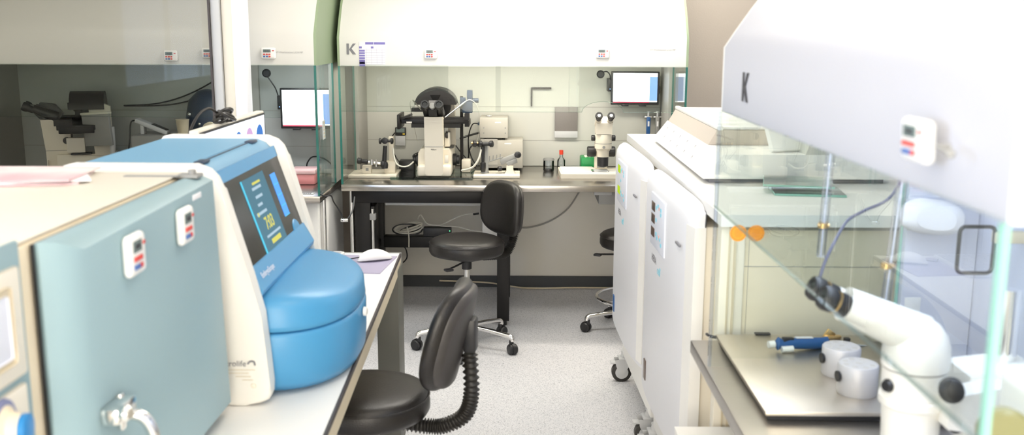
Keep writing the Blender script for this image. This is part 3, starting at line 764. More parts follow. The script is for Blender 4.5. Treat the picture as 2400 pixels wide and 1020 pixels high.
# ------------------------------------------------------------------ behind the tinted glass
bx = thing('tilted_screen', 'grey flat screen with cream top behind the tinted glass', 'screen', (-2.2, 5.1, .80))
mt_ = basis((-2.21, 5.10, 1.09), (.95, -.28, .07), (.28, .96, 0), (-.07, 0, 1))
M().box(-.085, .085, -.008, .008, -.09, .075, .003, mtx=mt_).make('panel', GREY, bx)
M().box(-.088, .088, -.012, .02, .074, .086, .003, mtx=mt_).make('top_strip', CREAM, bx)
M().cyl((-2.14, 5.11, .801), (-2.14, 5.11, 1.10), .015).cyl((-2.14, 5.11, .801), (-2.14, 5.11, .81), .05).make('stand', LGREY, bx)
bb = thing('grey_bench_box', 'grey bench box under the handheld device behind the tinted glass', 'box', (-1.85, 5.15, .80))
M().box(-2.02, -1.70, 5.05, 5.28, .8005, 1.06, .01).make('body', GREY, bb)
hd = thing('handheld_device', 'pale handheld device lying on the grey bench box', 'device', (-1.95, 5.13, 1.07))
mt_ = basis((-1.93, 5.13, 1.100), (.92, 0, -.38), (0, 1, 0), (.38, 0, .92))
M().box(-.09, .09, -.03, .03, -.012, .012, .006, mtx=mt_).make('body', LGREY, hd)
M().box(-.005, .08, -.022, .022, .012, .015, .002, mtx=mt_).make('face', BLACK, hd)
M().box(-1.99, -1.97, 5.11, 5.15, 1.0605, 1.11, .003).make('foot', LGREY, hd)
M().tube([(-2.01, 5.12, 1.13), (-2.04, 5.12, 1.12), (-2.05, 5.11, 1.02), (-2.07, 5.10, .90), (-2.09, 5.10, .81)], .004).make('lead', BLACK, hd)
cp = thing('paper_cup', 'cream cup standing on the grey bench box', 'cup', (-1.77, 5.12, 1.06))
M().lathe((-1.768, 5.12, 1.061), (0, 0, 1), [(.026, 0), (.034, .075), (.036, .078)], 24).make('cup', EDGECREAM, cp)
ds = thing('microscope_reflection', 'round dark shape for a microscope reflection beyond the cream cup behind the tinted glass', 'cover', (-1.74, 5.36, .81))  # solid shape in place of the microscope's bluish reflection
M().lathe((-1.72, 5.40, .801), (0, 0, 1), [(.12, 0), (.12, .32), (.10, .42), (.05, .47), (.01, .48)], 36).make('cover', NAVY, ds)
M().sphere((-1.79, 5.30, 1.15), .012).sphere((-1.73, 5.275, 1.10), .009).make('knob', CHROME, ds)
cr = thing('crumpled_tag', 'crumpled cream tag hanging by the partition post', 'tag', (-1.57, 4.9, 1.1))
tg = M(); tg.pillow(.065, .05, .012, basis((-1.56, 4.90, 1.12), (.92, 0, .38), (0, 1, 0), (-.38, 0, .92)), e=2.4, n=16, k=4)
tg.make('tag', EDGECREAM, cr)
M().cyl((-1.58, 4.905, .801), (-1.575, 4.905, 1.11), .003).make('stem', CREAM, cr)
wc = thing('cable_reflections', 'two thin black tubes for cable reflections in the tinted glass', 'cable', (-1.9, 5.47, 1.2))  # solid tubes in place of reflected cable lines
M().tube([(-2.20, 5.44, 1.185), (-2.0, 5.44, 1.20), (-1.80, 5.44, 1.265), (-1.56, 5.44, 1.40)], .004).make('cable', BLACK, wc)
M().tube([(-2.20, 5.45, 1.182), (-1.95, 5.45, 1.19), (-1.75, 5.45, 1.24), (-1.55, 5.45, 1.33)], .004).make('cable', BLACK, wc)
gp = thing('grey_partition_panel', 'tall grey panel at the right end behind the tinted glass', 'panel', (-1.5, 5.49, 1.1))
M().box(-1.60, -1.45, 5.46, 5.487, .8005, 1.434, .002).make('panel', LINERDK, gp)

# ------------------------------------------------------------------ under the middle workstation
tb = thing('vibration_table', 'black steel table frame under the middle worktop', 'table', (-.46, 5.4, 0))
M().box(-.90, -.05, 5.17, 5.21, .690, .755, .003).make('front_beam', BLACKM, tb)
M().box(-.90, -.05, 5.71, 5.75, .690, .755, .003).make('rear_beam', BLACKM, tb)
M().box(-.72, -.08, 5.185, 5.70, .674, .689, .002).make('under_plate', GREY, tb)
for x0, x1, y0, y1 in ((-.885, -.80, 5.18, 5.25), (-.117, -.050, 5.18, 5.245), (-.885, -.80, 5.67, 5.74), (-.117, -.05, 5.67, 5.74)):
    lg = M().box(x0, x1, y0, y1, .03, .69, .003).make('leg', BLACKM, tb)
    M().cyl(((x0+x1)/2, (y0+y1)/2, 0), ((x0+x1)/2, (y0+y1)/2, .03), .02).make('foot', BLACK, lg)
M().box(-.80, -.117, 5.66, 5.74, .335, .40, .003).make('shelf', BLACKM, tb)
M().box(-.87, -.815, 5.25, 5.67, .345, .385, .003).make('side_rail', BLACKM, tb)
M().box(-.795, -.775, 5.16, 5.30, .40, .672, .003).make('slide_bar', BLACKM, tb)
M().cyl((-.785, 5.155, .44), (-.785, 5.155, .66), .008).make('piston', CHROME, tb)
M().box(-.80, -.768, 5.14, 5.18, .60, .635, .003).make('clamp', GREY, tb)
ccl = thing('cable_coil', 'coil of cream and black cable lying on the black table shelf', 'cable', (-.66, 5.7, .40))
for k in range(6):
    pts = []
    for i in range(17):
        a = 2*PI*i/16
        pts.append((-.66+.015*k*.4 + (.088-.006*k)*math.cos(a), 5.68+.025*math.sin(a)*.8+.003*k, .440+.008*(k % 3) + (.030-.002*k)*math.sin(a+.3*k)))
    M().tube(pts, .0042, smooth=3).make('cable', CABLEW if k % 3 else BLACK, ccl)
M().tube([(-.66, 5.66, .46), (-.65, 5.655, .41), (-.65, 5.652, .34)], .004).make('loose_end', CABLEW, ccl)
pst = plain_box('power_strip', 'black power strip on the black table shelf right of the cable coil', 'power strip', -.565, -.40, 5.66, 5.72, .4005, .455, BLACK, .006, extra=lambda t: M().box(-.41, -.405, 5.657, 5.661, .435, .440).make('light', GRNLED, t))
lc = thing('loose_cable', 'thin beige cable arching from the coil towards the white computer case', 'cable', (-.4, 5.7, .5))
M().tube([(-.60, 5.69, .50), (-.58, 5.68, .53), (-.54, 5.68, .475), (-.46, 5.68, .47), (-.38, 5.68, .51), (-.31, 5.68, .535), (-.25, 5.68, .535)], .0035).make('cable', CABLEW, lc)
M().cyl((-.27, 5.68, .535), (-.235, 5.68, .54), .006).make('plug', BLACK, lc)
M().tube([(-.54, 5.68, .475), (-.45, 5.67, .465), (-.36, 5.67, .46), (-.28, 5.67, .44), (-.20, 5.67, .43)], .0035).make('second_cable', CABLEW, lc)
pc = thing('computer_case', 'white computer case with vent slots on the black table shelf', 'computer', (-.16, 5.72, .4))
M().box(-.215, -.122, 5.66, 5.74, .4005, .60, .004).make('case', MICROW, pc)
v = M()
for i in range(6):
    for j in range(2): v.box(-.195+j*.022, -.180+j*.022, 5.657, 5.662, .475+i*.010, .480+i*.010)
v.make('vent_slot', BLACK, pc)
wcb = thing('wall_cable', 'grey cable drooping along the rear panel under the middle workstation', 'cable', (.2, 6.0, .4))
M().tube([(-.06, 6.03, .40), (.05, 6.03, .385), (.18, 6.03, .42), (.30, 6.03, .50), (.38, 6.03, .62), (.42, 6.02, .72)], .005).make('cable', LINERDK, wcb)
fcb = thing('floor_cable', 'beige cable running along the dark skirting under the middle workstation', 'cable', (0, 6.0, .01))
M().tube([(-.5, 6.0, .045), (-.2, 6.0, .035), (0, 5.98, .01), (.15, 5.97, .008), (.35, 5.98, .01), (.7, 5.98, .01)], .005).make('cable', EDGECREAM, fcb)
dcb = thing('drop_cable', 'black cable hanging below the black table shelf', 'cable', (-.68, 5.75, .3))
M().tube([(-.70, 5.72, .34), (-.68, 5.76, .30), (-.68, 5.78, .24), (-.73, 5.78, .20), (-.78, 5.76, .22)], .004).make('cable', BLACK, dcb)
plain_box('under_bench_drawer', 'grey box fixed under the middle worktop above the half-hidden stool', 'drawer', .43, .72, 5.20, 5.55, .682, .764, GREY, .006, extra=lambda t: M().box(.405, .50, 5.185, 5.20, .735, .764, .002).make('front_strip', LGREY, t))

# ------------------------------------------------------------------ stools
def make_stool(loc, rz, label, seat_z=.50, back=(.235, .60, .66), bh=.31, bw=.36, ring=False, tilt=8, star=0):
    t = thing('lab_stool', label, 'stool', loc, rz, world=False); OFF.pop(t.name, None)
    sr = .19
    seat = M().lathe((0, 0, seat_z-.085), (0, 0, 1), [(sr*.80, 0), (sr*.96, .008), (sr, .022), (sr, .042), (sr*.985, .060), (sr*.94, .075), (sr*.82, .084), (sr*.5, .088), (.01, .088)], 56).make('seat', BLACKL, t, ang=60)
    M().tube([(sr*.992*math.cos(2*PI*i/40), sr*.992*math.sin(2*PI*i/40), seat_z-.022) for i in range(41)], .0022, n=6, smooth=0).make('piping', BLACKL, seat)
    M().lathe((0, 0, seat_z-.115), (0, 0, 1), [(.05, 0), (.09, .012), (.15, .03)], 32).make('seat_pan', BLACKM, t)
    bx_, bz0, bz = back[0], back[1], back[2]
    d = R(tilt)
    # frame: x along local Y (width), y points away from the seat (+x), z up
    mt = basis((bx_, 0, bz), (0, -1, 0), (math.cos(d), 0, -math.sin(d)), (math.sin(d), 0, math.cos(d)))
    mt2 = mt @ Matrix.Translation((0, .022, 0))
    M().pillow(bw, bh, .050, mt, e=2.9, curve=.035, top=.05).make('backrest', BLACKL, t, ang=60)
    M().pillow(bw*.93, bh*.93, .040, mt2, e=2.9, curve=.035, top=.05).make('back_shell', SHELLB, t, ang=60)
    # bellows arm
    p = [(.10, 0, seat_z-.105), (.18, 0, seat_z-.112), (.235, 0, seat_z-.108), (bx_+.035, 0, seat_z-.07), (bx_+.055, 0, seat_z+.0), (bx_+.050, 0, bz-bh*.18)]
    M().tube(p, .022, n=16, smooth=22, rf=lambda i, n: .0245 if i % 3 == 0 else .0175).make('bellows_arm', RUBBER, t, ang=80)
    M().box(bx_+.035, bx_+.072, -.028, .028, bz-.05, bz+.05, .008).make('bracket', BLACK, t)
    M().cyl((0, 0, seat_z-.16), (0, 0, seat_z-.10), .025).make('collar', BLACK, t)
    M().cyl((0, 0, .12), (0, 0, seat_z-.14), .016).make('gas_spring', CHROME, t)
    M().cyl((0, 0, .10), (0, 0, .24), .024).make('column', BLACKM, t)
    M().tube([(-.03, -.02, seat_z-.118), (-.10, -.06, seat_z-.122), (-.16, -.10, seat_z-.12)], .005).box(-.19, -.15, -.13, -.095, seat_z-.127, seat_z-.115, .004).make('lever', BLACK, t)
    M().lathe((0, 0, .07), (0, 0, 1), [(.036, 0), (.045, .015), (.042, .055), (.028, .065)], 24).make('hub', CHROME, t)
    if ring:
        pts = [(.20*math.cos(2*PI*i/48), .20*math.sin(2*PI*i/48), .19) for i in range(49)]
        f = M().tube(pts, .009, n=10, smooth=0)
        for k in range(3):
            a = 2*PI*k/3; f.cyl((.02*math.cos(a), .02*math.sin(a), .17), (.2*math.cos(a), .2*math.sin(a), .19), .006, n=8)
        f.make('foot_ring', CHROME, t)
    for k in range(5):
        a = R(star)+2*PI*k/5; ca, sa = math.cos(a), math.sin(a); r = .25
        lg = M().tube([(.035*ca, .035*sa, .11), (.12*ca, .12*sa, .105), (.22*ca, .22*sa, .092), (r*ca, r*sa, .085), ((r+.006)*ca, (r+.006)*sa, .065)], .0125, n=12, smooth=4).make('leg', CHROME, t)
        ta = a + .7*(k % 3 - 1); cx, cy = r*ca+.012*math.cos(ta), r*sa+.012*math.sin(ta)
        px, py = -math.sin(ta), math.cos(ta)
        c = M()
        for s in (-1, 1):
            c.lathe((cx+px*s*.004, cy+py*s*.004, .027), (px*s, py*s, 0), [(.026, 0), (.027, .004), (.027, .012), (.022, .018), (.008, .019)], 20)
        c.cyl((r*ca, r*sa, .04), (r*ca, r*sa, .068), .012, n=12)
        c.lathe((cx, cy, .027), (px, py, 0), [(.030, -.006), (.030, .006)], 20)
        c.make('caster', BLACK, lg)
    return t
make_stool((-.262, 4.82, 0), 34, 'black round stool with backrest in front of the middle workstation', seat_z=.575, back=(.235, .6, .705), bh=.285, bw=.35, star=-58, tilt=4)
make_stool((-.450, 2.74, 0), -7, 'black round stool with bellows arm beside the left table', seat_z=.565, back=(.262, .6, .742), bh=.32, bw=.33, tilt=14)
make_stool((.625, 5.12, 0), -25, 'black stool with chrome foot ring half hidden behind the white incubators', seat_z=.55, back=(.22, .6, .72), ring=True, star=212)

# ------------------------------------------------------------------ left table
tl = thing('lab_table', 'long white laminate table with dark edge on the left of the aisle', 'table', (-.85, 2.2, 0))
def ex(y): return -.463 + (3.72-y)*.0265      # aisle-side edge line of the top
M().prism([(-1.45, .4), (ex(.4), .4), (ex(3.70), 3.70), (-1.45, 3.70)], 'z', .715, .75).use(TOPWHITE).make('tabletop', TOPWHITE, tl)
M().prism([(ex(.4), .4), (ex(.4)+.006, .4), (ex(3.70)+.006, 3.70), (ex(3.70), 3.70)], 'z', .737, .7505).make('edge_band', DARKEDGE, tl)
M().prism([(-1.40, .42), (ex(.42)-.004, .42), (ex(3.68)-.004, 3.68), (-1.40, 3.68)], 'z', .665, .7145).prism([(ex(.4), .4), (ex(.4)+.005, .4), (ex(3.70)+.005, 3.70), (ex(3.70), 3.70)], 'z', .690, .7365).make('apron', EDGECREAM, tl)
M().box(-1.45, ex(3.7)+.006, 3.70, 3.712, .712, .7505).make('end_band', GREY, tl)
M().box(-.535, -.452, 3.56, 3.72, 0, .714, .004).make('leg', LEGGREY, tl)
M().cyl((-.478, 3.5595, .22), (-.478, 3.557, .22), .007, n=14).make('bolt', BLACK, tl)
M().box(-1.44, -1.36, 3.56, 3.72, 0, .714, .004).make('leg', LEGGREY, tl)
for x in (-.50, -1.40): M().box(x-.04, x+.03, .45, .6, 0, .665, .004).make('leg', LEGGREY, tl)

# ------------------------------------------------------------------ time-lapse incubator (blue and white machine)
em = thing('time_lapse_incubator', 'blue and white bench incubator with tilted touch screen on the left table', 'incubator', (-.8, 2.45, .75))
plate = [(-1.02, .756), (-.625, .752), (-.592, .755), (-.573, .764), (-.5655, .78), (-.567, .80), (-.571, .86), (-.580, .967), (-.602, 1.056), (-.632, 1.163), (-.656, 1.250), (-.668, 1.281), (-.684, 1.298), (-.712, 1.309), (-.985, 1.310), (-1.005, 1.305), (-1.02, 1.285)]
for i, (y0, y1) in enumerate(((2.12, 2.165), (2.735, 2.78))):
    sp_ = M().prism(plate, 'y', y0, y1)
    es = [e for e in sp_.bm.edges if abs(e.verts[0].co.y-e.verts[1].co.y) < 1e-6]
    bmesh.ops.bevel(sp_.bm, geom=es, offset=.012, segments=3, affect='EDGES', profile=.5)
    so = sp_.make('side_plate', MICROW, em, ang=50)
    if i == 0:
        text('Vitrolife', .019, (-.650, 2.1185, .853), FRONT, INK, so, 'lettering', sx=1.0)
        M().tube([(-.616, 2.1185, .853), (-.609, 2.1185, .859), (-.601, 2.1185, .858), (-.599, 2.1185, .850)], .0022, n=6).make('swoosh', INK, so)
        q = M()
        for k, (a, b_) in enumerate(((-.69, -.60), (-.69, -.615), (-.645, -.61), (-.63, -.605))): q.box(a, b_, 2.1183, 2.1195, .838-.008*k, .839-.008*k)
        q.make('small_print', EDGECREAM, so)
        M().lathe((-.605, 2.121, .800), (0, -1, 0), [(.007, 0), (.006, .003), (.003, .0035)], 18).make('screw', CREAM, so)
bprof = [(-1.0, .80), (-.60, .80), (-.598, 1.005), (-.624, 1.06), (-.694, 1.27), (-.712, 1.290), (-.735, 1.300), (-1.0, 1.300)]
body = M().prism(bprof, 'y', 2.163, 2.737).make('body', BLUETOP, em)
M().box(-.99, -.745, 2.17, 2.73, 1.3003, 1.3012).make('top_cover', BLUETOP, body)
hg = M()
hg.box(-.738, -.7335, 2.19, 2.71, 1.2985, 1.3012)
for y in (2.24, 2.66): hg.box(-.746, -.722, y-.025, y+.025, 1.297, 1.3035, .002)
hg.make('hinge', NAVY, em)
# tilted frame for the screen: origin low front, u along +Y, v up the slope
p0 = Vector((-.624, 2.17, 1.06)); p1 = Vector((-.694, 2.17, 1.27)); vv = (p1-p0).normalized(); uu = Vector((0, 1, 0)); nn = uu.cross(vv).normalized()
if nn.x < 0: nn = -nn
LS = (p1-p0).length
def slab(m, u0, u1, v0, v1, d0, d1, org=p0):
    pts = [[org + uu*u + vv*v + nn*d for (u, v) in ((u0, v0), (u1, v0), (u1, v1), (u0, v1))] for d in (d0, d1)]
    m.ring_loft(pts); return m
scr = slab(M(), .0, .560, -.012, LS-.018, .001, .006).make('screen', SCREENBLK, em)
slab(M(), .0, .560, LS-.020, LS+.010, .001, .008).make('blue_brow', BLUE, em)
ui = slab(M(), .165, .375, -.002, .185, .006, .0068).make('touch_display', UIBG, scr)
slab(M(), .165, .175, -.002, .185, .0068, .0074).make('display_edge', UICY, ui)
s_ = M()
for (a, b_, v0) in ((.235, .315, .150), (.24, .30, .128), (.235, .275, .108), (.20, .29, .088)): slab(s_, a, b_, v0, v0+.007, .0068, .0075)
slab(s_, .215, .345, .028, .034, .0068, .0075)
s_.make('pale_text', UIW, ui)
s_ = M(); slab(s_, .25, .32, .163, .169, .0068, .0076); slab(s_, .24, .325, .008, .020, .0068, .0076)
slab(s_, .205, .215, .086, .096, .0068, .0076)
s_.make('yellow_text', UIY, ui)
mt3 = basis(p0 + uu*.275 + vv*.060 + nn*.0075, uu, vv, nn)
tx = text('7:03', .045, (0, 0, 0), (0, 0, 0), UIY, ui, 'digits', bold=.0006)
tx.matrix_local = Matrix.Translation(-OFF[ui.name]) @ mt3
ub = slab(M(), .425, .475, .045, .165, .006, .0072).make('side_display', UIBLUE, scr)
s_ = M()
for k in range(4): slab(s_, .425, .475, .045+.03*k-.0008, .045+.03*k+.0008, .0072, .0078)
s_.make('display_line', UICY, ub)
slab(M(), .03, .034, .045, .049, .006, .0072).make('indicator_light', GRNLED, scr)
# brow lip under the screen
lip = M().prism([(-.600, 1.000), (-.588, 1.000), (-.586, 1.010), (-.614, 1.060), (-.628, 1.062)], 'y', 2.166, 2.734).make('screen_lip', BLUE, em)
tx2 = text('EmbryoScope', .020, (0, 0, 0), (0, 0, 0), PALE, lip, 'lettering')
tx2.matrix_local = Matrix.Translation(-OFF[lip.name]) @ basis(Vector((-.5978, 2.262, 1.037)), uu, Vector((-.49, 0, .87)), Vector((.87, 0, .49)))
M().lathe((-.622, 2.66, 1.05), (nn.x, 0, nn.z), [(.036, 0), (.036, .006), (.032, .010)], 32).make('latch_button', BLUE, em)
# D-shaped drawer
def dome(z0, z1, top, seg=40):
    m = M(); cx, cy, rx, ry = -.60, 2.455, .195, .285
    def ring(s, zf):
        r = [Vector((cx, cy-ry*s if s > .02 else cy-.001, zf(0, -1)))]
        r = []
        for j in range(seg+1):
            a = -PI/2 + PI*j/seg
            e = .86
            X = rx*s*math.copysign(abs(math.cos(a))**e, 1); Y = ry*s*math.copysign(abs(math.sin(a))**e, math.sin(a))
            r.append(Vector((cx+X, cy+Y, zf(X/rx, Y/ry))))
        return r
    rings = []
    if not top:
        for s, z in ((.93, z0), (.985, z0+.02), (1.0, z0+.06), (1.005, z1-.012), (.995, z1-.003), (.98, z1)): rings.append(ring(s, lambda a, b, z=z: z))
    else:
        zt = lambda a, b: z1 - .040*a*a*.9 - .012*b*b
        rings.append(ring(.98, lambda a, b: z0))
        rings.append(ring(.998, lambda a, b: z0+.004)); rings.append(ring(.992, lambda a, b: z0+.014))
        for s, dz in ((.982, .62), (.955, .82), (.91, .93), (.84, .985), (.7, 1.0), (.5, 1.0), (.3, 1.0), (.1, 1.0)):
            rings.append(ring(s, lambda a, b, dz=dz: z0+.014 + (zt(a, b)-z0-.014)*dz))
    m.ring_loft(rings); return m
dome(.762, .905, False).make('drawer', BLUE, em, ang=70)
dome(.908, 1.003, True).make('drawer_lid', BLUE, em, ang=70)
M().lathe((-.400, 2.44, .885), (1, -.1, 0), [(.012, 0), (.012, .006), (.008, .009)], 20).make('drawer_knob', WHITE, em)
M().box(-.97, -.60, 2.18, 2.72, .752, .801).make('underframe', INK, em)

# ------------------------------------------------------------------ blue-door incubator cabinet
ic = thing('incubator_cabinet', 'beige incubator cabinet with a blue-grey door on the near end of the left table', 'incubator', (-.95, 1.4, .75))
M().box(-1.30, -.695, .62, 2.025, .755, 1.303, .010).make('body', INCREAM, ic)
M().box(-1.295, -.70, .63, 2.02, 1.3035, 1.3075, .002).make('top_sheet', CREAM, ic)
dr = M()
dr.ring_loft([[Vector((x, y, z)) for (y, z) in rect] for x, rect in (
    (-.690, ((1.352, .762), (2.070, .762), (2.020, 1.300), (1.352, 1.300))),
    (-.682, ((1.348, .760), (2.070, .760), (2.022, 1.303), (1.348, 1.303))),
    (-.662, ((1.360, .765), (2.066, .765), (2.020, 1.300), (1.360, 1.300))),
    (-.640, ((1.402, .80), (2.060, .785), (2.016, 1.292), (1.402, 1.282))))])
door = dr.make('door', DOORBLUE, ic)
M().box(-.641, -.6385, 1.885, 1.935, 1.270, 1.281, .001).make('label', PAPER, door)
M().box(-.692, -.688, 1.345, 2.03, .76, 1.30).make('door_gasket', BLACK, ic)
hnd = M().box(-.640, -.610, 1.428, 1.500, 1.018, 1.044, .005)
hnd.lathe((-.610, 1.44, 1.036), (1, -.3, 0), [(.011, 0), (.013, .01), (.008, .016)], 18)
hnd.box(-.640, -.630, 1.488, 1.505, .985, 1.046, .003)
hnd.tube([(-.615, 1.465, 1.025), (-.590, 1.468, 1.018), (-.578, 1.472, .995), (-.575, 1.474, .96), (-.575, 1.474, .90)], .010, n=14)
for v_ in hnd.bm.verts: v_.co += Vector((0, -.022, -.016))
hnd.make('latch_handle', CHROME, door)
hn2 = M().box(-.70, -.655, 1.965, 2.005, 1.302, 1.309, .002)
hn2.cyl((-.672, 1.985, 1.300), (-.672, 1.985, 1.318), .008, n=14).box(-.80, -.69, 1.95, 1.965, 1.3076, 1.3095)
hn2.make('hinge', GREY, ic)
cpn = M().box(-.698, -.690, .63, 1.312, .77, 1.315, .003).make('control_panel', DOORBLUE, ic)
k = M()
k.box(-.691, -.683, .95, 1.296, 1.130, 1.283, .006)
k.box(-.691, -.683, .95, 1.290, 1.020, 1.118, .006)
k.box(-.691, -.683, .95, 1.285, .90, 1.008, .006)
k.make('panel_inset', CREAM, cpn)
M().box(-.684, -.680, .98, 1.262, 1.155, 1.262, .006).make('display_frame', EDGECREAM, cpn)
M().box(-.681, -.6785, .99, 1.250, 1.165, 1.252, .004).make('display', PALE, cpn)
kn = M().lathe((-.684, 1.214, 1.078), (1, .12, 0), [(.034, 0), (.032, .008), (.024, .012), (.022, .022), (.020, .026)], 28).make('knob', INCREAM, cpn)
M().lathe((-.6575, 1.2172, 1.078), (1, .12, 0), [(.021, 0), (.021, .008), (.015, .010)], 28).make('knob_cap', mat('knob_blue', (.02, .22, .55), .35), kn)
M().lathe((-.683, 1.214, 1.078), (1, .12, 0), [(.042, 0), (.040, .005)], 28).make('knob_ring', mat('ring_slate', (.20, .22, .40), .4), kn)

# papers on the cabinet
random.seed(3)
for k in range(3):
    t = thing('printed_sheet', ['pink printed sheet, lowest of the stack on the beige cabinet', 'white sheet in the middle of the stack on the beige cabinet', 'pink printed sheet, topmost of the stack on the beige cabinet'][k], 'paper', (-1.0, 1.93, 1.308), group='printed sheets on the beige cabinet')
    z = 1.3078 + k*.004; a = (.00, .018, -.012)[k]
    M().prism([(-1.22+a, 1.76-a), (-.845+a, 1.845+a), (-.885-a, 2.012-a*.3), (-1.22, 2.015)], 'z', z, z+.0035).make('sheet', PINKPAPER if k != 1 else PAPER, t)

# mouse, pad, keyboard corner, second monitor
mo = thing('computer_mouse', 'white computer mouse on the lavender pad at the far end of the left table', 'mouse', (-.54, 3.55, .75))
mtx = Matrix.Translation((-.540, 3.570, .754)) @ Matrix.Rotation(R(-66), 4, 'Z') @ Matrix.Scale(1.16, 4)
ms = M(); rings = []
for i in range(13):
    t_ = i/12; x = -.058+.116*t_
    w = .031*math.sin(PI*min(max(t_, .0), 1))**.35 if 0 < t_ < 1 else .004
    hgt = (.036*math.sin(PI*(t_*.9+.05))**.7) if 0 < t_ < 1 else .004
    rings.append([mtx @ Vector((w*math.cos(2*PI*j/24), x, max(0, hgt*(.35+.65*math.sin(2*PI*j/24)) if math.sin(2*PI*j/24) > -.3 else hgt*.155))) for j in range(24)])
ms.ring_loft(rings); ms.make('body', WHITE, mo, ang=70)
M().tube([(-.592, 3.545, .77), (-.63, 3.54, .765), (-.66, 3.60, .757), (-.70, 3.66, .757)], .0022).make('cord', BLACK, mo)
mpd = thing('mouse_pad', 'lavender mouse pad on the white table', 'mouse pad', (-.53, 3.5, .75))
M().box(-.115, .115, -.135, .135, .7503, .7535, 0, mtx=Matrix.Translation((-.592, 3.515, 0)) @ Matrix.Rotation(R(-6), 4, 'Z')).make('pad', LAVPAD, mpd)
kb = thing('keyboard', 'white keyboard half hidden behind the blue machine', 'keyboard', (-.72, 3.5, .75))
M().box(-.90, -.668, 3.35, 3.66, .7505, .766, .004).make('body', WHITE, kb)
q = M()
for i in range(12):
    for j in range(6): q.box(-.893+.037*j, -.862+.037*j, 3.36+.0245*i, 3.38+.0245*i, .766, .770)
q.make('keys', LGREY, kb)
mo2 = thing('embryo_monitor', 'slim white monitor showing round embryo images behind the blue machine', 'monitor', (-.95, 3.3, .75))
M().box(-.985, -.955, 2.90, 3.655, 1.02, 1.305, .004).make('case', CREAM, mo2)
M().box(-.956, -.951, 2.905, 3.65, 1.025, 1.298, .001).make('frame', BLACK, mo2)
sc_ = M().box(-.9515, -.9495, 2.92, 3.635, 1.035, 1.291).make('screen', SCRLAV, mo2)
for i in range(5):
    y = 3.56-.135*i
    c = M().box(-.9497, -.9488, y-.052, y+.052, 1.150, 1.286).make('image_tile', SCRLAV if i % 2 else SCRW, sc_)
    M().lathe((-.9488, y, 1.215), (1, 0, 0), [(.048, 0), (.048, .0006)], 28).make('embryo_disc', SCRDISCP if i == 1 else SCRDISC, sc_)
M().box(-1.02, -.985, 3.2, 3.4, .76, 1.2, .004).box(-1.10, -.90, 3.15, 3.45, .7505, .762, .003).make('stand', CREAM, mo2)
cc = thing('cable_coil', 'small black cable coil lying on top of the embryo monitor', 'cable', (-.96, 3.15, 1.31))
for k in range(5):
    pts = [(-.965+.006*k+.03*math.cos(2*PI*i/14)*.7, 3.17+.050*math.sin(2*PI*i/14)-.006*k, 1.324+.006*(k % 3)+.016*math.sin(2*PI*i/14+k)) for i in range(15)]
    M().tube(pts, .005, smooth=3).make('loop', RUBBER, cc)
M().tube([(-.965, 3.12, 1.34), (-.97, 3.05, 1.36), (-.98, 2.97, 1.34), (-.995, 2.92, 1.28), (-1.00, 2.90, 1.20)], .004).make('lead', RUBBER, cc)

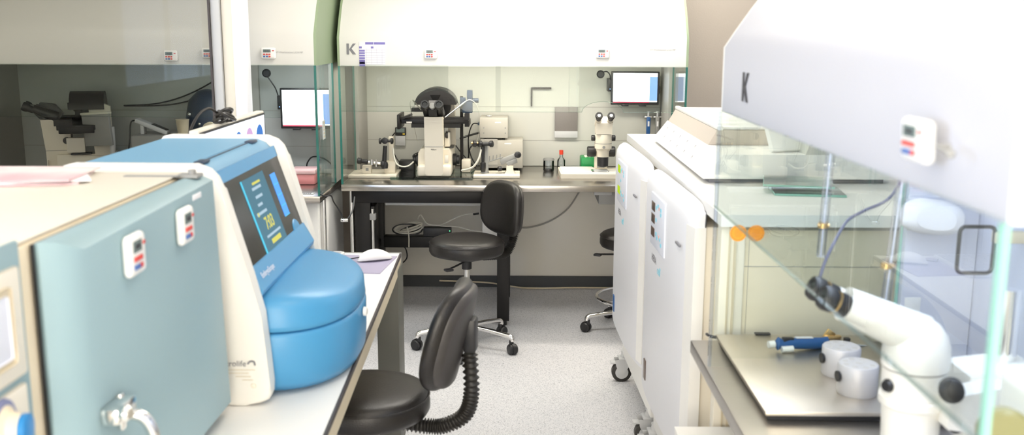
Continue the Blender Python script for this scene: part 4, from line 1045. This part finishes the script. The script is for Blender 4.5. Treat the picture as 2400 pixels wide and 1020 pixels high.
# ------------------------------------------------------------------ white incubators on the right
def caster(m1, parent, x, y, name='caster'):
    f = M().box(x-.028, x+.028, y-.03, y+.03, .108, .118, .002)
    for s in (-1, 1):
        f.prism([(x-.045, .108), (x+.02, .108), (x+.018, .075), (x-.005, .035), (x-.025, .04), (x-.04, .08)], 'y', y+s*.022, y+s*.026)
    f.lathe((x, y, .116), (0, 0, 1), [(.016, 0), (.018, .006), (.014, .02), (.016, .03)], 16)
    f.box(x-.065, x-.040, y-.02, y+.02, .088, .096, .002)
    c = f.make('caster', LGREY, parent)
    M().lathe((x-.012, y-.017, .046), (0, 1, 0), [(.036, 0), (.046, .003), (.046, .031), (.036, .034)], 28).make('wheel', RUBBER, c)
    M().lathe((x-.012, y-.019, .046), (0, 1, 0), [(.030, 0), (.030, .038)], 24).make('wheel_hub', LGREY, c)
def white_incubator(loc, rz, label, near):
    t = thing('floor_incubator', label, 'incubator', loc, rz, world=False, group='white floor incubators'); OFF.pop(t.name, None)
    W = .405
    M().box(.062, .66, -W+.01, W-.01, .30, 1.060, .006).make('body', CREAM, t)
    st = M().box(.075, .64, -W+.02, W-.02, .135, .299, .004).make('stand', WHITE, t)
    # door, convex in plan with rounded top
    m = M(); rings = []
    for i in range(21):
        s = -1+2*i/20; y = s*W
        xf = .030*abs(s)**3.0 if abs(s) < 1 else .034
        zt = 1.124 - .012*abs(s)**6; zb_ = .335
        if abs(s) == 1: zt -= .01
        rings.append([Vector(p) for p in ((.060, y, zb_), (xf+.010, y, zb_), (xf, y, zb_+.015), (xf, y, zt-.055), (xf+.004, y, zt-.028), (xf+.014, y, zt-.010), (xf+.030, y, zt), (.060, y, zt))])
    m.ring_loft(rings); dr_ = m.make('door', COOLWHITE, t, ang=50)
    # handle recess along the near edge
    M().prism([(.030, -W-.004), (.062, -W-.004), (.062, -W+.045), (.018, -W+.055)], 'z', .36, 1.06).make('handle_strip', WHITE, dr_)
    pnl = M().box(-.0035, .006, -.125, .125, .905, 1.078, .002).make('control_panel', PALE, dr_)
    if near:
        for z in (1.035, .995, .950): M().box(-.005, -.003, .045, .105, z-.014, z+.016, .001).make('display', LCDB, pnl)
    else:
        for z in (1.042, .955): M().box(-.005, -.003, .040, .105, z-.016, z+.016, .001).make('display', LCDG, pnl)
    q = M()
    for (y, z) in ((.02, 1.04), (-.01, 1.05), (-.06, 1.045), (-.06, 1.03), (.015, .955), (-.005, .945), (-.055, .95), (-.075, .935), (.02, 1.0)):
        q.box(-.0048, -.003, y-.009, y+.009, z-.006, z+.006, .001)
    q.make('button', CYAN, pnl)
    q = M()
    for (y, z) in ((-.03, 1.045), (-.035, .955)): q.box(-.0048, -.003, y-.007, y+.007, z-.005, z+.005, .001)
    q.make('red_button', mat('salmon_key', (.85, .45, .40), .4), pnl)
    rr = (PI/2, 0, -PI/2)
    text('HERA', .034, (-.0006, .055, .862), rr, INK, dr_, 'lettering')
    text('cell', .040, (-.0006, -.035, .842), rr, CYAN, dr_, 'lettering', shear=.2)
    M().box(.004, .010, -.322, -.262, .985, .992, .001).make('badge', INK, dr_)
    M().box(-.001, .004, .16, .20, .40, .47, .001).make('badge', LCDB if near else PIPBLUE, dr_)
    caster(None, t, .085, W-.015); caster(None, t, .085, -W+.09); caster(None, t, .58, W-.06); caster(None, t, .58, -W+.09)
    M().box(.10, .16, -W-.001, -W+.012, .30, 1.05).make('side_rib', INCREAM, t)
    M().box(.17, .178, -W-.001, -W+.012, .30, 1.05).make('side_rib', LINERDK, t)
    return t
white_incubator((.422, 3.945, 0), 2, 'white floor incubator with two green displays, the one farther from the camera', False)
white_incubator((.450, 3.095, 0), 2, 'white floor incubator with three dark displays beside the right workstation', True)

# shelf unit over the incubators
sf = thing('shelf_unit', 'white worktop bridging over the white incubators with cream end panel', 'shelf', (.9, 3.6, 0))
M().prism([(.528, 2.505), (1.43, 2.505), (1.43, 4.55), (.503, 4.55)], 'z', 1.100, 1.132).make('worktop', WHITE, sf)
M().box(.60, 1.43, 2.54, 2.57, 0, 1.100).make('end_panel', PANELC, sf)
M().box(.535, .60, 2.53, 2.575, 0, 1.100, .003).make('end_post', CREAM, sf)
rb = M()
rb.box(.556, .560, 2.525, 2.53, 0, 1.100).box(.570, .576, 2.525, 2.53, 0, 1.100)
rb.make('post_groove', EDGECREAM, sf)
q = M(); q.box(.60, 1.43, 2.5385, 2.541, .985, .987).box(.600, 1.43, 2.5385, 2.541, 1.085, 1.099).box(.612, .613, 2.5385, 2.541, .8, 1.10)
q.make('panel_seam', LINERDK, sf)
M().box(.70, .76, 4.4, 4.5, 0, 1.100).box(1.35, 1.41, 4.4, 4.5, 0, 1.100).make('rear_leg', CREAM, sf)

# bench-top incubator on the shelf
bt = thing('benchtop_incubator', 'white bench-top incubator with slanted front of ten marks on the right shelf', 'incubator', (.85, 3.6, 1.145))
q = M(); q.prism([(.578, 1.160), (.638, 1.237), (1.15, 1.237), (1.18, 1.160)], 'y', 3.04, 4.22).make('body', WHITE, bt)
M().box(.60, 1.15, 3.06, 4.20, 1.1455, 1.160).make('gap_shade', INK, bt)  # dark slab stands for the shadow gap under the body
M().prism([(.640, 1.2375), (.668, 1.287), (.90, 1.287), (.90, 1.2375)], 'y', 3.30, 4.20).make('chamber_block', mat('beige_block', (.55, .49, .42), .5), bt)
for k in range(6):
    y = 3.31+.148*k
    M().box(.690, .895, y, y+.142, 1.2875, 1.297, .003).make('chamber_lid', TOPWHITE, bt)
M().box(.668, .688, 3.29, 4.21, 1.287, 1.302, .004).make('lid_rail', WHITE, bt)
M().prism([(.895, 1.237), (1.15, 1.237), (1.13, 1.335), (.93, 1.335)], 'y', 3.04, 4.18).make('rear_housing', LINER, bt)
mk = M(); mt_n = Vector((-.077, 0, .060)).normalized()
for k in range(5):
    for j in range(2):
        y = 4.10-.165*k - .07*j; f = .75-.38*j
        px, pz = .578+.060*f, 1.160+.077*f
        mk.box(-.004, .004, -.0035, .0035, -.0005, .0008, mtx=basis((px, y, pz), (0.615, 0, .788), (0, 1, 0), (-.788, 0, .615)))
        mk.box(-.007, -.005, -.0035, .0035, -.0005, .0008, mtx=basis((px, y, pz), (0.615, 0, .788), (0, 1, 0), (-.788, 0, .615)))
mk.make('mark', INK, bt)
tp = thing('tilted_touch_panel', 'white tilted panel standing on the near end of the bench-top incubator', 'panel', (.82, 3.15, 1.24))
M().box(-.062, .062, -.012, .012, -.06, .06, .006, mtx=basis((.852, 3.14, 1.290), (.95, .3, 0), (-.26, .83, -.5), (-.15, .47, .87))).make('panel', WHITE, tp)
M().cyl((.86, 3.19, 1.238), (.855, 3.16, 1.27), .012).make('stand', LGREY, tp)
for k, (x, y, a, lab) in enumerate(((.86, 2.90, -8, 'lower of the two green-edged glass sheets on the right shelf'), (.845, 2.935, -14, 'upper of the two green-edged glass sheets on the right shelf'))):
    t = thing('glass_sheet', lab, 'glass', (x, y, 1.15), group='glass sheets on the right shelf')
    mt_ = Matrix.Translation((x, y, 1.1455+.020*k)) @ Matrix.Rotation(R(a), 4, 'Z')
    M().box(-.10, .10, -.10, .10, .0, .006, 0, mtx=mt_).make('sheet', GSHEET, t)
    e = M().box(-.1005, .1005, -.102, -.1, .0, .006, 0, mtx=mt_).box(-.102, -.1, -.102, .10, .0, .006, 0, mtx=mt_)
    e.make('sheet_edge', GEDGEL, t)
    if k:
        f = M()
        for sx in (-.08, .08):
            for sy in (-.08, .08): f.cyl(mt_ @ Vector((sx, sy, -.0138)), mt_ @ Vector((sx, sy, 0)), .006, n=10)
        f.make('spacer', CLEAR, t)
for y_, lab in ((.5925, 'round orange sticker on the far side glass, the left one'), (.0, 'round orange sticker on the far side glass, the right one')):
    x = .519 if 'left' in lab else .561
    t = thing('orange_sticker', lab, 'sticker', (x, 2.262, 1.133), group='orange stickers')
    M().lathe((x, 2.2655, 1.133), (0, -1, 0), [(.0198, 0), (.0198, .0008)], 36).make('disc', ORANGE, t)
    q = M()
    for i in range(18):
        a = 2*PI*i/18; q.box(-.0012, .0012, -.0003, 0, -.0016, .0016, mtx=Matrix.Translation((x+.0165*math.cos(a), 2.2646, 1.133+.0165*math.sin(a))) @ Matrix.Rotation(-a, 4, 'Y'))
    for i in range(5): q.box(x-.010+.001*abs(i-2), x+.010-.001*abs(i-2), 2.2643, 2.2647, 1.1245+.004*i, 1.1255+.004*i)
    q.make('print', ORANGEDK, t)
dw = thing('white_bin', 'white plastic tray below the right steel worktop', 'tray', (.5, 2.4, .52))
M().prism([(.435, .40), (.60, .40), (.62, .548), (.425, .548)], 'y', 2.30, 2.50).make('bin', WHITE, dw)

for o in bpy.data.objects:
    if o.parent is None and o.name.split('.')[0] in ('benchtop_incubator', 'tilted_touch_panel') or o.name.startswith('glass_sheet'): o.location.z -= .013 if o.parent is None else 0
for o in bpy.data.objects:
    if o.get('category') == 'glass' and o.get('group') == 'glass sheets on the right shelf': pass
# ------------------------------------------------------------------ right workstation contents
pl = thing('steel_plate', 'raised brushed steel plate on the right worktop', 'plate', (.7, 2.2, .80))
M().box(.517, .912, 1.93, 2.462, .812, .822, .003).make('plate', steel('plate_steel', (.62, .57, .49), .36, (60, 2, 60)), pl)
M().box(.525, .905, 1.938, 2.455, .8005, .812).make('gasket', BLACK, pl)
M().tube([(.517, 2.452, .816), (.502, 2.458, .818), (.497, 2.475, .818)], .004).box(.62, .66, 2.455, 2.47, .822, .826, .001).make('hook', BLACK, pl)
pp = thing('blue_pipette', 'blue pipette with white buttons lying on the steel plate', 'pipette', (.7, 2.36, .822))
mt_ = Matrix.Translation((.722, 2.34, .838)) @ Matrix.Scale(1.15, 4) @ Matrix.Rotation(R(12), 4, 'Z') @ Matrix.Rotation(R(3), 4, 'Y')
m = M()
rg = []
for x, w_, h_ in ((-.075, .005, .008), (-.070, .009, .015), (-.060, .007, .009), (-.045, .0095, .012), (.0, .011, .013), (.035, .010, .013), (.045, .012, .015), (.048, .008, .01)):
    rg.append([mt_ @ Vector((x, w_*math.cos(2*PI*j/16), h_*math.sin(2*PI*j/16))) for j in range(16)])
m.ring_loft(rg); m.make('body', PIPBLUE, pp)
M().cyl(mt_ @ Vector((-.092, 0, -.002)), mt_ @ Vector((-.078, 0, -.001)), .009).cyl(mt_ @ Vector((-.065, -.01, -.010)), mt_ @ Vector((-.040, -.012, -.008)), .008).make('button', WHITE, pp)
M().box(-.060, -.035, -.006, .006, -.004, .014, .002, mtx=mt_).make('display', BLACK, pp)
M().box(-.03, .01, -.005, .005, .0125, .0138, mtx=mt_).make('sticker', PAPER, pp)
M().cyl(mt_ @ Vector((.040, -.006, -.002)), mt_ @ Vector((.060, -.006, -.003)), .007, .006).cyl(mt_ @ Vector((.06, -.004, -.003)), mt_ @ Vector((.14, -.002, -.006)), .005, .002).make('tip', LGREY, pp)
for k, (x, y, lab) in enumerate(((.745, 2.045, 'pale aluminium tube block nearer to the camera'), (.747, 2.165, 'pale aluminium tube block behind the other, near the pipette tip'))):
    t = thing('tube_block', lab, 'block', (x, y, .822), group='aluminium tube blocks')
    M().lathe((x, y, .8222), (0, 0, 1), [(.042, 0), (.043, .003), (.043, .064), (.041, .067)], 40).make('block', ALU, t)
    for i in range(8):
        a = 2*PI*i/8+.2; r_ = .029 if i else 0
        M().lathe((x+r_*math.cos(a), y+r_*math.sin(a), .8890), (0, 0, 1), [(.0065, 0), (.0065, .0008)], 16).make('hole', HOLE, t)
    M().lathe((x-.042, y-.006, .862), (-1, -.15, 0), [(.010, 0), (.012, .002), (.012, .006)], 20).make('side_port', BLACK, t)
bs = thing('brass_clip', 'small brass clip standing beside the pipette tip', 'clip', (.78, 2.44, .822))
M().box(-.012, .012, -.004, .004, 0, .022, .002, mtx=Matrix.Translation((.80, 2.435, .8225)) @ Matrix.Rotation(R(35), 4, 'Y')).box(.79, .835, 2.425, 2.440, .8222, .830, .002).make('clip', BRASS, bs)
M().box(.835, .85, 2.40, 2.415, .8222, .832, .002).make('clip_end', BLACK, bs)

def stereo_right():
    t = thing('stereo_microscope', 'large white stereo microscope in the right workstation nearest the camera', 'microscope', (.69, 1.63, .80))
    cx, cy = .692, 1.63
    M().lathe((cx, cy, .835), (0, 0, 1), [(.034, 0), (.040, .006), (.046, .02), (.049, .10), (.050, .125)], 48).make('objective_body', MICROW, t)
    M().lathe((cx, cy, .828), (0, 0, 1), [(.032, 0), (.034, .007)], 32).make('objective_ring', BLACK, t)
    M().lathe((cx, cy, .960), (0, 0, 1), [(.052, 0), (.056, .003), (.056, .016), (.052, .019)], 48).make('carrier_ring', MICROW, t)
    zb = M().lathe((cx, cy, .979), (0, 0, 1), [(.053, 0), (.054, .045), (.055, .048)], 48).make('zoom_body', MICROW, t)
    M().lathe((cx-.049, cy-.018, 1.000), (-1, -.5, 0), [(.011, 0), (.012, .004), (.009, .010)], 20).make('zoom_knob', BLACK, t)
    M().lathe((cx, cy, 1.0275), (0, 0, 1), [(.0535, 0), (.0535, .0022)], 48).make('joint', GREY, t)
    # trinocular head: dome leaning back
    m = M()
    m.lathe((cx, cy, 1.030), (0, 0, 1), [(.056, 0), (.057, .018), (.055, .040), (.048, .060), (.036, .076), (.02, .086), (.005, .089)], 48)
    m.make('head', MICROW, t, ang=60)
    hx = Vector((-.91, -.02, .40)).normalized()
    M().lathe((cx+.005, cy+.0, 1.082), tuple(hx), [(.040, 0), (.037, .04), (.033, .10), (.030, .150)], 40).make('binocular_tube', MICROW, t)
    for dy, dd in ((-.030, .150), (.032, .152)):
        base = Vector((cx+.005, cy+dy, 1.082)) + hx*.130
        M().cyl(base - hx*.02, base+hx*.028, .0205, .0200, 28).make('eye_tube', MICROW, t)
        e = M(); e.lathe(base+hx*.026, tuple(hx), [(.0200, 0), (.0205, .004), (.0205, .018), (.017, .020), (.017, .024), (.0215, .027), (.0225, .040), (.019, .048), (.013, .048), (.010, .044)], 32)
        eo = e.make('eyepiece', BLACK, t)
        M().lathe(base+hx*.045, tuple(hx), [(.0208, 0), (.0208, .003)], 32).make('ring', BRASS, eo)
        M().lathe(base+hx*.069, tuple(hx), [(.0105, 0), (.0105, .001)], 24).make('lens', LCD, eo)
    # arm and focus drive
    M().prism([(cx+.03, .945), (cx+.13, .93), (cx+.16, .94), (cx+.16, 1.005), (cx+.12, 1.02), (cx+.03, 1.0)], 'y', 1.55, 1.60).make('arm', MICROW, t)
    M().prism([(cx+.08, .90), (cx+.20, .90), (cx+.20, 1.035), (cx+.085, 1.02)], 'y', 1.60, 1.70).make('focus_block', MICROW, t)
    M().lathe((cx+.030, 1.552, 1.018), (-.35, -.9, .1), [(.012, 0), (.020, .004), (.020, .026), (.014, .030)], 28).make('focus_knob', BLACK, t)
    M().lathe((cx+.06, 1.62, .945), (0, -1, -.2), [(.014, 0), (.014, .04)], 20).make('clamp_screw', BLACK, t)
    M().cyl((cx+.17, 1.66, .801), (cx+.17, 1.66, 1.16), .018, n=24).make('post', CHROME, t)
    M().box(.60, .95, 1.46, 1.72, .8005, .822, .006).make('foot', MICROW, t)
stereo_right()
sc2 = thing('round_knob', 'olive round knob beside the near side glass at the lower right corner', 'knob', (.57, 1.06, 1.15))
M().lathe((.585, 1.12, 1.128), (-.2, -1, .15), [(.022, 0), (.030, .006), (.031, .03), (.026, .036)], 32).make('knob', mat('olive_knob', (.30, .26, .10), .45), sc2)
M().cyl((.585, 1.12, .801), (.585, 1.14, 1.12), .012).make('stem', MICROW, sc2)
sb = thing('white_instrument', 'white instrument housing beyond the near side glass at the lower right', 'instrument', (.72, 1.1, .80))
M().box(.64, .80, 1.10, 1.25, .8005, 1.17, .02, 3).make('housing', MICROW, sb)
M().cyl((.66, 1.16, 1.165), (.66, 1.16, 1.27), .016, n=24).make('post', CHROME, sb)
# gas tubes and hose
def gas_tube(x, y, z0, z1, zf, label, tilt=0.0):
    t = thing('gas_tube', label, 'tube', (x, y, z0), group='clear gas tubes')
    M().cyl((x, y, z0), (x+tilt, y, z1), .0085, .0095, 20).make('tube', CLEARB, t)
    M().cyl((x, y, z0), (x+tilt, y, z1), .0022, .0022, 10).make('core', PALE, t)
    M().cyl((x-.010, y-.002, zf), (x+.012, y-.002, zf), .004, n=12).cyl((x, y, zf-.005), (x, y, zf+.005), .0095).make('fitting', BRASS, t)
gas_tube(.617, 1.95, 1.150, 1.418, 1.215, 'clear tube with a brass fitting, the left one above the eyepieces', .008)
gas_tube(.675, 1.75, 1.055, 1.418, 1.180, 'clear tube with a brass fitting, the right one above the microscope head', .022)
gh = thing('gas_hose', 'thin dark hose arching from the hood towards the eyepieces', 'hose', (.7, 2.1, 1.2))
M().tube([(.885, 2.20, 1.43), (.875, 2.19, 1.33), (.83, 2.15, 1.245), (.76, 2.12, 1.215), (.70, 2.05, 1.205), (.645, 1.96, 1.175), (.615, 1.92, 1.14), (.600, 1.90, 1.105)], .0035).make('hose', mat('slate_hose', (.14, .14, .20), .4), gh)
lhd = thing('loop_handle', 'black rounded loop handle against the pale inner panel of the right workstation', 'handle', (.95, 2.02, 1.1))
m = M(); c0 = Vector((.965, 2.02, 1.150)); hy, hz, rr_ = .037, .050, .012
pts = []
for (sx, sz, a0) in ((1, 1, 0), (-1, 1, 90), (-1, -1, 180), (1, -1, 270)):
    for k in range(5):
        a = R(a0+22.5*k); pts.append(c0 + Vector((sx*(hy-rr_)+rr_*math.cos(a), 0, sz*(hz-rr_)+rr_*math.sin(a))))
pts.append(pts[0])
m.tube(pts, .0042, n=12, smooth=0); m.make('loop', BLACK, lhd)
M().box(1.000, 1.066, 2.012, 2.032, 1.165, 1.190, .003).make('bracket', EDGECREAM, lhd)
so = thing('wall_socket', 'small white socket on the pale inner panel of the right workstation', 'socket', (.95, 2.25, .95))
M().box(.915, .955, 2.245, 2.262, .925, .985, .003).make('plate', WHITE, so)
M().box(.956, .962, 2.25, 2.26, .925, .985, .001).make('side_cover', LINERDK, so)

# solid white shape in place of a sleeve's reflection in the glass
cl = thing('sleeve_reflection', 'white shape for a sleeve reflection at the far inner corner of the right workstation', 'reflection', (.95, 2.2, 1.15))
m = M()
m.pillow(.15, .085, .06, basis((.945, 2.21, 1.185), (.97, -.05, -.12), (0, 1, 0), (.12, 0, .97)), e=2.6, n=32, k=6, curve=.01)
m.make('reflection', mat('reflection_white', (.9, .9, .93), .8), cl)

# ------------------------------------------------------------------ world, camera
w = bpy.data.worlds.new('World'); SC.world = w; w.use_nodes = True
w.node_tree.nodes['Background'].inputs[0].default_value = (0.8, 0.85, 1, 1)
w.node_tree.nodes['Background'].inputs[1].default_value = 0.2
cam = bpy.data.cameras.new('camera'); co = bpy.data.objects.new('camera', cam); COL.objects.link(co)
cam.sensor_width = 36; cam.lens = 36*2290/2400; cam.clip_start = 0.05
co.matrix_world = Matrix.Translation((0, 0, 1.6)) @ Matrix.Rotation(R(.4), 4, 'Z') @ Matrix.Rotation(R(90-10.8), 4, 'X') @ Matrix.Rotation(R(.22), 4, 'Z')
cam.dof.use_dof = True; cam.dof.focus_distance = 4.9; cam.dof.aperture_fstop = 4.0
SC.camera = co
SC.view_settings.view_transform = 'Standard'; SC.view_settings.look = 'None'; SC.view_settings.gamma = 1
SC.view_settings.use_curve_mapping = False
SC.view_settings.exposure = 0.52
SC.cycles.use_denoising = True
SC.cycles.transparent_max_bounces = 24
SC.cycles.max_bounces = 8
SC.cycles.sample_clamp_indirect = 6
SC.cycles.caustics_reflective = False; SC.cycles.caustics_refractive = False
